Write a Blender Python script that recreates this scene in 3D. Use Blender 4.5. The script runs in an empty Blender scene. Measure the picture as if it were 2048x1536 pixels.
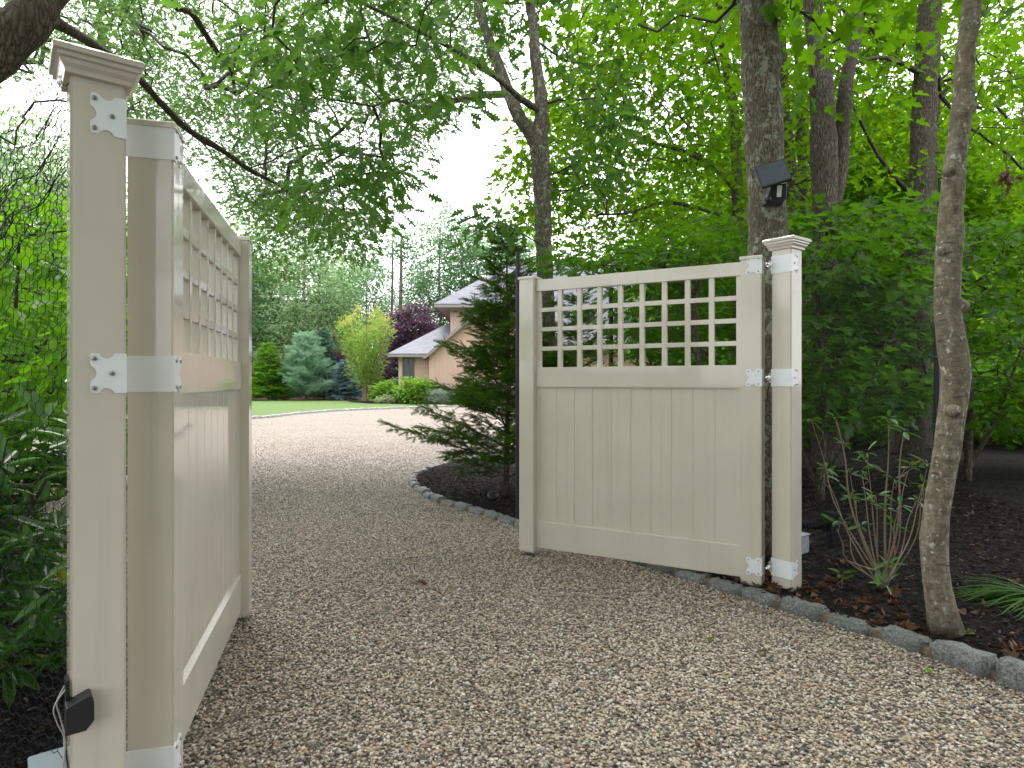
import bpy, bmesh, math, random
import numpy as np
from mathutils import Vector, Matrix, noise as mnoise

random.seed(7)
RNG = np.random.default_rng(11)
SC = bpy.context.scene
COL = SC.collection
R = math.radians
F, CY, H = 1287.0, 762.0, 1.317          # focal length (px of a 2048 wide picture), horizon row, eye height

# ------------------------------------------------------------------ camera
cam = bpy.data.cameras.new('camera')
cam.sensor_width = 36.0
cam.lens = F / 2048 * 36
cam.shift_y = -(768 - CY) / 2048
cam.clip_start, cam.clip_end = 0.05, 2000
camo = bpy.data.objects.new('camera', cam)
camo.location = (0, 0, H)
camo.rotation_euler = (R(90), 0, 0)
COL.objects.link(camo)
SC.camera = camo

# ------------------------------------------------------------------ sky, sun, exposure
SUN_EL, SUN_ROT = R(58), R(-25)
world = bpy.data.worlds.new('World')
SC.world = world
world.use_nodes = True
wn, wl = world.node_tree.nodes, world.node_tree.links
wn.clear()
sky = wn.new('ShaderNodeTexSky')
sky.sky_type = 'NISHITA'
sky.sun_disc = False
sky.sun_elevation, sky.sun_rotation = SUN_EL, SUN_ROT
sky.air_density, sky.dust_density = 1.0, 4.0
mix = wn.new('ShaderNodeMix'); mix.data_type = 'RGBA'
mix.inputs[0].default_value = 0.86                      # thick even cloud over the blue
mix.inputs[7].default_value = (7.6, 7.55, 7.9, 1)
bg = wn.new('ShaderNodeBackground'); bg.inputs[1].default_value = 0.15
wo = wn.new('ShaderNodeOutputWorld')
wl.new(sky.outputs[0], mix.inputs[6]); wl.new(mix.outputs[2], bg.inputs[0]); wl.new(bg.outputs[0], wo.inputs[0])

sun = bpy.data.lights.new('sun', 'SUN')
sun.energy, sun.angle, sun.color = 1.2, R(25), (1.0, 0.97, 0.92)
suno = bpy.data.objects.new('sun', sun)
suno.rotation_euler = (R(90) - SUN_EL, 0, math.pi - SUN_ROT)
COL.objects.link(suno)

SC.view_settings.view_transform = 'Standard'
SC.view_settings.look = 'None'
SC.view_settings.gamma = 1
SC.view_settings.exposure = 1.66
SC.render.engine = 'CYCLES'
cy = SC.cycles
cy.max_bounces, cy.diffuse_bounces, cy.glossy_bounces, cy.transmission_bounces = 8, 5, 3, 4
cy.caustics_reflective = cy.caustics_refractive = False
cy.use_denoising = True

# ------------------------------------------------------------------ helpers
def P(px, py, z):
    """point at depth z seen at photo pixel (px, py)"""
    return np.array([(px - 1024) / F * z, z, H - (py - CY) / F * z])

def G(px, py, g=0.0):
    """ground point (height g) seen at photo pixel"""
    z = F * (H - g) / (py - CY)
    return np.array([(px - 1024) / F * z, z, g])

def link(o, parent=None):
    COL.objects.link(o)
    if parent: o.parent = parent
    return o

def tag(o, label, cat, group=None, kind=None):
    o['label'] = label
    o['category'] = cat
    if group: o['group'] = group
    if kind: o['kind'] = kind
    return o

def thing(name, label, cat, loc=(0, 0, 0), rz=0.0, group=None):
    o = bpy.data.objects.new(name, None)
    o.empty_display_size = 0.1
    o.location = tuple(float(v) for v in loc)
    o.rotation_euler = (0, 0, rz)
    link(o)
    return tag(o, label, cat, group)

class MB:
    """gathers polygons for ONE mesh"""
    def __init__(s): s.v, s.f, s.sm = [], [], []
    def add(s, vs, fs, smooth=False):
        b = len(s.v)
        s.v += [tuple(map(float, p)) for p in vs]
        s.f += [tuple(i + b for i in f) for f in fs]
        s.sm += [smooth] * len(fs)
    def box(s, a, b, bev=0.0):
        x0, y0, z0 = [min(p, q) for p, q in zip(a, b)]
        x1, y1, z1 = [max(p, q) for p, q in zip(a, b)]
        if bev <= 0:
            s.add([(x0,y0,z0),(x1,y0,z0),(x1,y1,z0),(x0,y1,z0),(x0,y0,z1),(x1,y0,z1),(x1,y1,z1),(x0,y1,z1)],
                  [(0,3,2,1),(4,5,6,7),(0,1,5,4),(1,2,6,5),(2,3,7,6),(3,0,4,7)])
            return
        bm = bmesh.new()
        bmesh.ops.create_cube(bm, size=1)
        for v in bm.verts:
            v.co = Vector(((x0+x1)/2 + v.co.x*(x1-x0), (y0+y1)/2 + v.co.y*(y1-y0), (z0+z1)/2 + v.co.z*(z1-z0)))
        bmesh.ops.bevel(bm, geom=bm.edges[:], offset=bev, segments=2, affect='EDGES')
        bm.verts.index_update()
        s.add([v.co for v in bm.verts], [[v.index for v in f.verts] for f in bm.faces])
        bm.free()
    def prism(s, pts, d, closed=True):
        """outline pts (3D) swept by vector d"""
        n = len(pts)
        d = np.array(d, float)
        top = [np.array(p, float) + d for p in pts]
        fs = [tuple(range(n))[::-1], tuple(range(n, 2*n))]
        fs += [(i, (i+1) % n, n + (i+1) % n, n + i) for i in range(n)]
        s.add(list(pts) + top, fs)
    def tube(s, path, rads, seg=8, caps=True, smooth=True, wob=0.0, seed=0):
        path = [np.array(p, float) for p in path]
        if not hasattr(rads, '__len__'): rads = [rads] * len(path)
        n = len(path)
        vs = []
        prev = None
        for i in range(n):
            t = path[min(i+1, n-1)] - path[max(i-1, 0)]
            t = t / (np.linalg.norm(t) + 1e-9)
            if prev is None:
                a = np.array([1., 0, 0]) if abs(t[0]) < .9 else np.array([0, 1., 0])
                e1 = np.cross(t, a)
            else:
                e1 = prev - t * np.dot(prev, t)
            e1 /= np.linalg.norm(e1) + 1e-9
            prev = e1
            e2 = np.cross(t, e1)
            for k in range(seg):
                an = 2*math.pi*k/seg
                r = rads[i]
                if wob:
                    q = path[i] + (e1*math.cos(an) + e2*math.sin(an))*r
                    r *= 1 + wob*mnoise.noise(Vector(q*7.0) + Vector((seed, 0, 0))) + wob*.5*mnoise.noise(Vector(q*23.0) + Vector((0, seed, 0)))
                vs.append(path[i] + (e1*math.cos(an) + e2*math.sin(an))*r)
        fs = []
        for i in range(n-1):
            for k in range(seg):
                a, b = i*seg+k, i*seg+(k+1) % seg
                fs.append((a, b, b+seg, a+seg))
        if caps:
            fs.append(tuple(range(seg))[::-1]); fs.append(tuple(range((n-1)*seg, n*seg)))
        s.add(vs, fs, smooth)
    def build(s, name, mat, parent=None, bevel=0.0):
        me = bpy.data.meshes.new(name)
        off = np.array(parent.location) if (parent is not None and getattr(s, 'world', False)) else None
        v = s.v
        if off is not None: v = [tuple(np.array(p) - off) for p in v]
        me.from_pydata(v, [], s.f)
        me.polygons.foreach_set('use_smooth', s.sm)
        me.materials.append(mat)
        me.update()
        o = bpy.data.objects.new(name, me)
        link(o, parent)
        if bevel:
            m = o.modifiers.new('bevel', 'BEVEL'); m.width = bevel; m.segments = 2; m.limit_method = 'ANGLE'
        return o

def WMB():
    m = MB(); m.world = True
    return m

# ------------------------------------------------------------------ materials
def mat_new(name):
    m = bpy.data.materials.new(name); m.use_nodes = True
    nt = m.node_tree
    b = nt.nodes['Principled BSDF']
    return m, nt, b

def nd(nt, typ, **kw):
    n = nt.nodes.new(typ)
    for k, v in kw.items():
        if k.startswith('i_'):
            n.inputs[k[2:].replace('_', ' ')].default_value = v
        else: setattr(n, k, v)
    return n

def ramp(nt, stops, src, interp='LINEAR'):
    r = nt.nodes.new('ShaderNodeValToRGB')
    r.color_ramp.interpolation = interp
    els = r.color_ramp.elements
    while len(els) < len(stops): els.new(0.5)
    for e, (p, c) in zip(els, stops):
        e.position = p
        e.color = (c[0], c[1], c[2], 1) if len(c) == 3 else c
    nt.links.new(src, r.inputs[0])
    return r.outputs[0]

def coord(nt, scale=(1, 1, 1)):
    t = nd(nt, 'ShaderNodeTexCoord'); m = nd(nt, 'ShaderNodeMapping')
    m.inputs['Scale'].default_value = scale
    nt.links.new(t.outputs['Object'], m.inputs[0])
    return m.outputs[0]

def noise_n(nt, vec, scale, detail=4, rough=.55):
    n = nd(nt, 'ShaderNodeTexNoise'); n.inputs['Scale'].default_value = scale
    n.inputs['Detail'].default_value = detail; n.inputs['Roughness'].default_value = rough
    if vec is not None: nt.links.new(vec, n.inputs['Vector'])
    return n.outputs['Fac']

def mixc(nt, fac, a, b, mode='MIX'):
    m = nd(nt, 'ShaderNodeMix', data_type='RGBA', blend_type=mode)
    for i, v in ((0, fac), (6, a), (7, b)):
        if hasattr(v, 'is_linked') or hasattr(v, 'links'): nt.links.new(v, m.inputs[i])
        elif i == 0: m.inputs[0].default_value = v
        else: m.inputs[i].default_value = (v[0], v[1], v[2], 1)
    return m.outputs[2]

def bump(nt, b, h, dist=.01, strength=1.0):
    n = nd(nt, 'ShaderNodeBump'); n.inputs['Distance'].default_value = dist; n.inputs['Strength'].default_value = strength
    nt.links.new(h, n.inputs['Height']); nt.links.new(n.outputs[0], b.inputs['Normal'])

def simple(name, col, rough=.5, metal=0, var=.0, scale=6, spec=.5, bmp=0):
    m, nt, b = mat_new(name)
    b.inputs['Roughness'].default_value = rough; b.inputs['Metallic'].default_value = metal
    b.inputs['Specular IOR Level'].default_value = spec
    if var:
        v = noise_n(nt, coord(nt), scale)
        c = ramp(nt, [(.25, [x*(1-var) for x in col]), (.75, [min(1, x*(1+var)) for x in col])], v)
        nt.links.new(c, b.inputs['Base Color'])
        if bmp: bump(nt, b, v, bmp)
    else:
        b.inputs['Base Color'].default_value = (*col, 1)
    return m

def vinyl():
    m, nt, b = mat_new('cream_vinyl')
    v = coord(nt)
    n1 = noise_n(nt, v, 3.0, 4)
    base = ramp(nt, [(.3, (.565, .52, .45)), (.7, (.615, .57, .50))], n1)
    # splashed dirt low down on the posts and stiles, speckles with an outline of their own
    sep = nd(nt, 'ShaderNodeSeparateXYZ'); nt.links.new(v, sep.inputs[0])
    hz = nd(nt, 'ShaderNodeMapRange'); nt.links.new(sep.outputs[2], hz.inputs[0])
    hz.inputs[1].default_value = .13; hz.inputs[2].default_value = .02
    sp = noise_n(nt, v, 140.0, 3, .7)
    mul = nd(nt, 'ShaderNodeMath', operation='MULTIPLY'); nt.links.new(hz.outputs[0], mul.inputs[0]); nt.links.new(sp, mul.inputs[1])
    d = ramp(nt, [(.38, (0, 0, 0)), (.52, (1, 1, 1))], mul.outputs[0])
    col = mixc(nt, d, base, (.12, .095, .055))
    # faint water streaks
    st = noise_n(nt, coord(nt, (26, 26, .7)), 1.0, 3, .6)
    s2 = ramp(nt, [(.56, (0, 0, 0)), (.80, (.22, .22, .22))], st)
    col = mixc(nt, s2, col, (.36, .33, .25))
    nt.links.new(col, b.inputs['Base Color'])
    rr = nd(nt, 'ShaderNodeMapRange'); nt.links.new(n1, rr.inputs[0]); rr.inputs[3].default_value = .04; rr.inputs[4].default_value = .10
    nt.links.new(rr.outputs[0], b.inputs['Roughness'])
    b.inputs['IOR'].default_value = 1.5
    bump(nt, b, noise_n(nt, coord(nt, (9, 9, 2.2)), 1.0, 2), .0016, .5)
    return m

def bark(name, dark, light, lichen=None, lic=.62, ridge=30, amt=.012, stretch=.16):
    """furrowed bark: warped long plates, fine grain, lichen blotches"""
    m, nt, b = mat_new(name)
    v = coord(nt, (1, 1, stretch))
    wv = nd(nt, 'ShaderNodeTexNoise'); wv.inputs['Scale'].default_value = 16; wv.inputs['Detail'].default_value = 4; nt.links.new(v, wv.inputs[0])
    ad = nd(nt, 'ShaderNodeMix', data_type='RGBA', blend_type='LINEAR_LIGHT'); ad.inputs[0].default_value = .045
    nt.links.new(v, ad.inputs[6]); nt.links.new(wv.outputs['Color'], ad.inputs[7])
    w = nd(nt, 'ShaderNodeTexVoronoi', feature='DISTANCE_TO_EDGE'); w.inputs['Scale'].default_value = ridge; nt.links.new(ad.outputs[2], w.inputs[0])
    fine = noise_n(nt, coord(nt, (1, 1, .35)), 95, 7, .72)
    h = nd(nt, 'ShaderNodeMath', operation='MULTIPLY_ADD'); nt.links.new(fine, h.inputs[0]); h.inputs[1].default_value = .55; nt.links.new(w.outputs[0], h.inputs[2])
    c = ramp(nt, [(.24, dark), (.40, [x*.7 for x in light]), (.55, light), (.75, [min(1, x*1.5) for x in light])], h.outputs[0])
    big = noise_n(nt, coord(nt, (1, 1, .5)), 5, 4, .65)
    c = mixc(nt, ramp(nt, [(.38, (0, 0, 0)), (.66, (.7, .7, .7))], big), c, [x*.42 for x in light])
    if lichen:
        l = noise_n(nt, coord(nt), 11, 7, .75)
        f2 = ramp(nt, [(lic, (0, 0, 0)), (lic+.05, (.8, .8, .8))], l)
        c = mixc(nt, f2, c, mixc(nt, fine, [x*.55 for x in lichen], [min(1, x*1.35) for x in lichen]))
    nt.links.new(c, b.inputs['Base Color'])
    b.inputs['Roughness'].default_value = .9; b.inputs['Specular IOR Level'].default_value = .15
    bump(nt, b, h.outputs[0], amt)
    return m

def mottled_bark(name):
    """smooth young bark: grey and tan mottling, pale lichen spots, dark cross scars"""
    m, nt, b = mat_new(name)
    a = noise_n(nt, coord(nt, (1, 1, .8)), 30, 7, .75)
    c = ramp(nt, [(.30, (.075, .06, .04)), (.44, (.18, .15, .11)), (.56, (.29, .25, .19)), (.70, (.40, .365, .29))], a)
    g = noise_n(nt, coord(nt, (1, 1, .35)), 11, 5, .65)
    c = mixc(nt, ramp(nt, [(.42, (0, 0, 0)), (.62, (.65, .65, .65))], g), c, (.14, .118, .08))
    sp = noise_n(nt, coord(nt, (1, 1, .8)), 34, 4, .6)
    c = mixc(nt, ramp(nt, [(.60, (0, 0, 0)), (.66, (.8, .8, .8))], sp), c, (.55, .55, .49))
    sc_ = noise_n(nt, coord(nt, (1, 1, 5)), 9, 4, .6)
    c = mixc(nt, ramp(nt, [(.63, (0, 0, 0)), (.70, (.75, .75, .75))], sc_), c, (.05, .038, .026))
    gr = noise_n(nt, coord(nt), 4, 5, .7)
    c = mixc(nt, ramp(nt, [(.56, (0, 0, 0)), (.68, (.55, .55, .55))], gr), c, (.17, .20, .12))
    nt.links.new(c, b.inputs['Base Color']); b.inputs['Roughness'].default_value = .85; b.inputs['Specular IOR Level'].default_value = .2
    hh = nd(nt, 'ShaderNodeMath', operation='ADD'); nt.links.new(a, hh.inputs[0]); nt.links.new(sc_, hh.inputs[1])
    bump(nt, b, hh.outputs[0], .012)
    return m

def leafmat(name, a, b_, trans, tmix=.5, rough=.5, spec=.35, hue=None):
    """two albedos spread leaf by leaf, light passing through the blade"""
    m, nt, b = mat_new(name)
    at = nd(nt, 'ShaderNodeAttribute', attribute_name='rnd')
    stops = [(0, a), (.92, b_)]
    if hue: stops.append((1.0, hue))
    c = ramp(nt, stops, at.outputs['Fac'])
    nt.links.new(c, b.inputs['Base Color'])
    b.inputs['Roughness'].default_value = rough; b.inputs['Specular IOR Level'].default_value = spec
    t = nd(nt, 'ShaderNodeBsdfTranslucent')
    tc = mixc(nt, .65, c, trans)
    nt.links.new(tc, t.inputs[0])
    mx = nd(nt, 'ShaderNodeMixShader'); mx.inputs[0].default_value = tmix
    nt.links.new(b.outputs[0], mx.inputs[1]); nt.links.new(t.outputs[0], mx.inputs[2])
    nt.links.new(mx.outputs[0], nt.nodes['Material Output'].inputs[0])
    return m

M = {}
M['vinyl'] = vinyl()
M['hinge'] = simple('white_powder_coat', (.77, .80, .83), .3, var=.015, scale=12)
M['screw'] = simple('zinc_screw', (.30, .31, .33), .4, .8)
M['bolt'] = simple('bright_bolt', (.75, .75, .76), .25, .9)
M['black'] = simple('black_plastic', (.012, .014, .018), .35, var=.3)
M['solar'] = simple('solar_glass', (.05, .058, .085), .3, var=.15, scale=25)
M['lens'] = simple('frosted_lens', (.55, .56, .55), .3)
M['black_metal'] = simple('black_coated_steel', (.008, .008, .010), .45)
M['black_rubber'] = simple('black_rubber', (.006, .006, .006), .85, spec=.15)
M['wire'] = simple('dark_coated_wire', (.008, .014, .022), .6, spec=.15)
M['grey_box'] = simple('grey_enclosure', (.33, .37, .42), .4, var=.1)
M['pale_box'] = simple('pale_enclosure', (.26, .31, .35), .4, var=.1)
M['cable'] = simple('grey_cable', (.35, .35, .33), .5)
M['tie'] = simple('teal_tie', (.01, .25, .28), .5)
M['lichen_bark'] = bark('lichen_bark', (.03, .024, .018), (.25, .215, .17), (.36, .41, .31), .54, 52, .016, .26)
M['oak_bark'] = bark('oak_bark', (.022, .017, .013), (.19, .155, .12), (.17, .19, .14), .64, 34, .022, .2)
M['dark_bark'] = bark('dark_bark', (.018, .015, .012), (.165, .14, .11), (.13, .15, .11), .62, 40, .018, .2)
M['pale_bark'] = mottled_bark('pale_bark')
M['twig'] = simple('twig', (.14, .10, .06), .8, var=.35, scale=20)
M['twig_dark'] = simple('twig_dark', (.045, .036, .026), .85, var=.3, scale=20)
M['far_bark'] = simple('far_bark', (.13, .115, .10), .9, var=.3, scale=4)
M['tan_stem'] = simple('tan_stem', (.20, .15, .10), .8, var=.25, scale=8)
M['oak_leaf'] = leafmat('oak_leaf', (.042, .115, .026), (.095, .19, .05), (.23, .43, .08), .57, .55, .15)
M['bigoak_leaf'] = leafmat('bigoak_leaf', (.035, .105, .024), (.08, .175, .038), (.19, .40, .035), .5, .5, .18)
M['maple_leaf'] = leafmat('maple_leaf', (.035, .115, .006), (.10, .215, .008), (.27, .52, .005), .56, .55, .12)
M['maple_deep'] = leafmat('maple_deep', (.035, .12, .006), (.075, .18, .009), (.20, .44, .005), .52, .55, .15)
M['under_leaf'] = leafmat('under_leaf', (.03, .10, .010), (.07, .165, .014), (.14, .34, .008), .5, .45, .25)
M['privet_leaf'] = leafmat('privet_leaf', (.07, .20, .010), (.14, .31, .016), (.28, .62, .010), .55, .45, .2)
M['rhodo_leaf'] = leafmat('rhodo_leaf', (.025, .095, .012), (.065, .175, .02), (.12, .32, .012), .32, .28, .5, (.30, .30, .03))
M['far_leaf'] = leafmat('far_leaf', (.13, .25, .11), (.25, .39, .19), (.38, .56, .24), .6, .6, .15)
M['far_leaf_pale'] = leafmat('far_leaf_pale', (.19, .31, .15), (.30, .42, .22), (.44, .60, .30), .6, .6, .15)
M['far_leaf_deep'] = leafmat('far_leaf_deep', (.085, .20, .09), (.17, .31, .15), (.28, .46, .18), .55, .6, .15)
M['lime_leaf'] = leafmat('lime_leaf', (.10, .24, .02), (.17, .33, .03), (.34, .52, .02), .55)
M['purple_leaf'] = leafmat('purple_leaf', (.06, .03, .058), (.15, .085, .13), (.18, .08, .14), .35)
M['myrtle_leaf'] = leafmat('myrtle_leaf', (.16, .29, .05), (.27, .42, .09), (.42, .58, .10), .55, .5, .15, (.50, .32, .14))
M['hydrangea_leaf'] = leafmat('hydrangea_leaf', (.10, .24, .02), (.20, .38, .035), (.28, .48, .02), .4)
M['varieg_leaf'] = leafmat('variegated_leaf', (.22, .31, .14), (.42, .46, .28), (.4, .5, .2), .4)
M['silver_leaf'] = leafmat('silver_leaf', (.22, .30, .22), (.34, .42, .34), (.3, .4, .25), .3)
M['hemlock'] = leafmat('hemlock_sprig', (.022, .075, .008), (.075, .165, .014), (.10, .24, .01), .4, .6, .1, (.15, .07, .02))
M['spruce_bright'] = leafmat('spruce_bright', (.06, .20, .015), (.19, .40, .03), (.24, .48, .03), .45, .6, .12)
M['pine_soft'] = leafmat('pine_soft', (.18, .35, .22), (.34, .52, .36), (.34, .52, .32), .45, .6, .12)
M['spruce_dark'] = leafmat('spruce_dark', (.05, .14, .10), (.11, .23, .17), (.12, .25, .16), .35, .6, .12)
M['spruce_blue'] = leafmat('spruce_blue', (.10, .20, .22), (.26, .37, .42), (.2, .34, .36), .35, .6, .12)
M['grass_blade'] = leafmat('grass_blade', (.03, .10, .012), (.07, .18, .02), (.12, .3, .02), .4)
M['dead_leaf'] = leafmat('dead_leaf', (.05, .022, .012), (.15, .07, .035), (.12, .05, .02), .2, .6)
M['green_fallen'] = leafmat('green_fallen', (.06, .10, .01), (.12, .14, .02), (.2, .2, .02), .3)

def pink_wood():
    m, nt, b = mat_new('pink_clapboard')
    v = coord(nt)
    w = nd(nt, 'ShaderNodeTexWave', wave_type='BANDS', bands_direction='X', wave_profile='SAW'); w.inputs['Scale'].default_value = 2.4
    nt.links.new(v, w.inputs[0])
    n = noise_n(nt, coord(nt, (6, 6, .6)), 1.5)
    c = ramp(nt, [(.3, (.49, .345, .265)), (.7, (.56, .41, .325))], n)
    c = mixc(nt, ramp(nt, [(0, (1, 1, 1)), (.06, (0, 0, 0))], w.outputs['Fac']), c, (.36, .20, .14))
    nt.links.new(c, b.inputs['Base Color']); b.inputs['Roughness'].default_value = .75
    return m
M['pink'] = pink_wood()

def shingles():
    m, nt, b = mat_new('grey_shingles')
    t = nd(nt, 'ShaderNodeTexCoord')
    br = nd(nt, 'ShaderNodeTexBrick'); br.inputs['Scale'].default_value = 1.0
    br.inputs['Brick Width'].default_value = .33; br.inputs['Row Height'].default_value = .16; br.inputs['Mortar Size'].default_value = .012
    br.inputs['Color1'].default_value = (.095, .105, .13, 1); br.inputs['Color2'].default_value = (.16, .17, .20, 1); br.inputs['Mortar'].default_value = (.06, .06, .075, 1)
    nt.links.new(t.outputs['UV'], br.inputs[0])
    n = noise_n(nt, coord(nt), 2.0)
    c = mixc(nt, .35, br.outputs[0], ramp(nt, [(.3, (.09, .095, .12)), (.7, (.18, .185, .22))], n))
    nt.links.new(c, b.inputs['Base Color']); b.inputs['Roughness'].default_value = .7
    bump(nt, b, br.outputs['Fac'], -.01)
    return m
M['shingle'] = shingles()
M['trim'] = simple('grey_trim', (.24, .22, .19), .6, var=.1)
M['soffit'] = simple('soffit', (.45, .35, .28), .7)
M['frame'] = simple('window_frame', (.085, .09, .07), .5)
def glass():
    m, nt, b = mat_new('window_glass')
    b.inputs['Base Color'].default_value = (.02, .04, .035, 1); b.inputs['Roughness'].default_value = .05
    b.inputs['Specular IOR Level'].default_value = .3
    return m
M['glass'] = glass()
M['blind'] = simple('blind', (.25, .30, .29), .6)

def gravel_mat():
    m, nt, b = mat_new('gravel')
    t = nd(nt, 'ShaderNodeTexCoord')
    vo = nd(nt, 'ShaderNodeTexVoronoi', feature='F1'); vo.inputs['Scale'].default_value = 72
    nt.links.new(t.outputs['Object'], vo.inputs[0])
    sp = nd(nt, 'ShaderNodeSeparateColor'); nt.links.new(vo.outputs['Color'], sp.inputs[0])
    c = ramp(nt, PEB, sp.outputs[0])
    big = noise_n(nt, t.outputs['Object'], .9, 4)
    c = mixc(nt, ramp(nt, [(.42, (0, 0, 0)), (.72, (.35, .35, .35))], big), c, (.14, .105, .075))
    gap = ramp(nt, [(.45, (1, 1, 1)), (.75, (.35, .35, .35))], vo.outputs['Distance'])
    c = mixc(nt, 1.0, c, gap, 'MULTIPLY')
    nt.links.new(c, b.inputs['Base Color']); b.inputs['Roughness'].default_value = .7
    iv = nd(nt, 'ShaderNodeMath', operation='SUBTRACT'); iv.inputs[0].default_value = 1; nt.links.new(vo.outputs['Distance'], iv.inputs[1])
    bump(nt, b, iv.outputs[0], .008)
    return m
PEB = [(0, (.022, .022, .026)), (.20, (.065, .056, .052)), (.32, (.17, .12, .08)), (.45, (.28, .215, .15)), (.58, (.39, .33, .26)), (.72, (.52, .465, .395)), (.83, (.36, .23, .13)), (.93, (.68, .64, .59)), (1, (.25, .12, .07))]
M['gravel'] = gravel_mat()

def pebble_mat():
    m, nt, b = mat_new('pebbles')
    at = nd(nt, 'ShaderNodeAttribute', attribute_name='rnd'); at.attribute_type = 'INSTANCER'
    c = ramp(nt, PEB, at.outputs['Fac'])
    geo = nd(nt, 'ShaderNodeNewGeometry')
    pat = noise_n(nt, geo.outputs['Position'], .75, 5, .6)
    c = mixc(nt, ramp(nt, [(.40, (0, 0, 0)), (.70, (.42, .42, .42))], pat), c, mixc(nt, .55, c, (.07, .05, .035)))
    n = noise_n(nt, coord(nt), 2.5, 3)
    c = mixc(nt, .18, c, mixc(nt, n, (.16, .12, .08), (.56, .51, .43)))
    nt.links.new(c, b.inputs['Base Color']); b.inputs['Roughness'].default_value = .45
    return m
M['pebble'] = pebble_mat()

def mulch_mat():
    m, nt, b = mat_new('mulch')
    v = coord(nt)
    vo = nd(nt, 'ShaderNodeTexVoronoi'); vo.inputs['Scale'].default_value = 45; nt.links.new(v, vo.inputs[0])
    s = nd(nt, 'ShaderNodeSeparateColor'); nt.links.new(vo.outputs['Color'], s.inputs[0])
    c = ramp(nt, [(0, (.005, .0045, .0045)), (.6, (.012, .010, .0095)), (.9, (.022, .018, .016)), (1, (.06, .05, .04))], s.outputs[0])
    nt.links.new(c, b.inputs['Base Color']); b.inputs['Roughness'].default_value = .9; b.inputs['Specular IOR Level'].default_value = .12
    bump(nt, b, noise_n(nt, v, 40, 5, .7), .03)
    return m
M['mulch'] = mulch_mat()
M['soil'] = simple('forest_floor', (.03, .024, .018), .95, var=.5, scale=1.5, bmp=.02)
M['mulch_red'] = simple('needle_mulch', (.16, .075, .04), .9, var=.4, scale=3)

def lawn_mat():
    m, nt, b = mat_new('lawn')
    v = coord(nt)
    w = nd(nt, 'ShaderNodeTexWave', bands_direction='Y'); w.inputs['Scale'].default_value = .22; w.inputs['Distortion'].default_value = .6
    nt.links.new(v, w.inputs[0])
    n = noise_n(nt, v, 6, 6, .7)
    c = ramp(nt, [(.3, (.05, .115, .012)), (.7, (.095, .175, .022))], n)
    c = mixc(nt, ramp(nt, [(.3, (0, 0, 0)), (.7, (.5, .5, .5))], w.outputs['Fac']), c, (.13, .215, .032))
    nt.links.new(c, b.inputs['Base Color']); b.inputs['Roughness'].default_value = .8
    bump(nt, b, noise_n(nt, v, 90, 3), .03)
    return m
M['lawn'] = lawn_mat()

def granite():
    m, nt, b = mat_new('granite')
    v = coord(nt)
    n = noise_n(nt, v, 90, 4, .8)
    c = ramp(nt, [(.35, (.045, .047, .045)), (.5, (.145, .152, .147)), (.68, (.35, .36, .345))], n)
    g = noise_n(nt, v, 7, 4)
    c = mixc(nt, ramp(nt, [(.45, (0, 0, 0)), (.7, (.6, .6, .6))], g), c, (.075, .09, .06))
    nt.links.new(c, b.inputs['Base Color']); b.inputs['Roughness'].default_value = .6
    bump(nt, b, noise_n(nt, v, 55, 5, .7), .012)
    return m
M['granite'] = granite()
M['mortar'] = simple('mortar', (.15, .115, .08), .9, var=.3, scale=30, bmp=.01)

# ------------------------------------------------------------------ ground
def struct(o): o['kind'] = 'structure'; return o

def poly_sheet(name, pts, z, mat):
    m = MB()
    m.add([(x, y, z) for x, y in pts], [tuple(range(len(pts)))])
    return m.build(name, mat)

def pip(x, y, poly):
    x, y = np.asarray(x), np.asarray(y)
    c = np.zeros(x.shape, bool)
    n = len(poly)
    for i in range(n):
        x0, y0 = poly[i]; x1, y1 = poly[(i+1) % n]
        if y0 == y1: continue
        hit = ((y0 > y) != (y1 > y)) & (x < (x1-x0)*(y-y0)/(y1-y0) + x0)
        c ^= hit
    return c

def catmull(pts, step):
    pts = [np.array(p, float) for p in pts]
    out = []
    q = [2*pts[0]-pts[1]] + pts + [2*pts[-1]-pts[-2]]
    for i in range(1, len(q)-2):
        for t in np.linspace(0, 1, 24, endpoint=False):
            a, b, c, d = q[i-1], q[i], q[i+1], q[i+2]
            out.append(.5*((2*b) + (c-a)*t + (2*a-5*b+4*c-d)*t*t + (3*b-a-3*c+d)*t**3))
    out.append(pts[-1])
    out = np.array(out)
    s = np.r_[0, np.cumsum(np.linalg.norm(np.diff(out, axis=0), axis=1))]
    k = np.arange(0, s[-1], step)
    return np.stack([np.interp(k, s, out[:, j]) for j in range(out.shape[1])], 1)

ground = struct(poly_sheet('ground', [(-400, -400), (400, -400), (400, 600), (-400, 600)], -.02, M['soil']))
driveway = struct(poly_sheet('driveway', [(-30, -14), (26, -14), (26, 60), (-30, 60)], 0, M['gravel']))

kerb_px = [(1977,1360),(1843.6,1312),(1737.6,1274),(1645,1247),(1556.5,1219.5),(1484.7,1197),(1426.6,1178),
           (1033,1054.8),(973,1034.6),(916,1018),(864.4,1002),(836,986),(818,970),(817.5,960),(826,951),(845,943),(878,932.6),(930,924)]
kb = [G(a, b)[:2] for a, b in kerb_px]
e = kb[0] - kb[2]; e /= np.linalg.norm(e)
kb = [kb[0] + e*3.2 + np.array([.3, -.4]), kb[0] + e*1.5] + kb + [np.array([.9, 11.6]), np.array([2.4, 14]), np.array([5.5, 18]), np.array([10, 21]), np.array([16, 23])]
KERB = catmull(kb, .02)
bed_poly = [tuple(p) for p in KERB[::8]] + [(60, 23), (60, -14), (KERB[0][0], -14)]

def inset(path, d):
    t = np.gradient(path, axis=0); t /= np.linalg.norm(t, axis=1)[:, None]
    return path + np.stack([t[:, 1], -t[:, 0]], 1)*d     # to the right of travel

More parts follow.
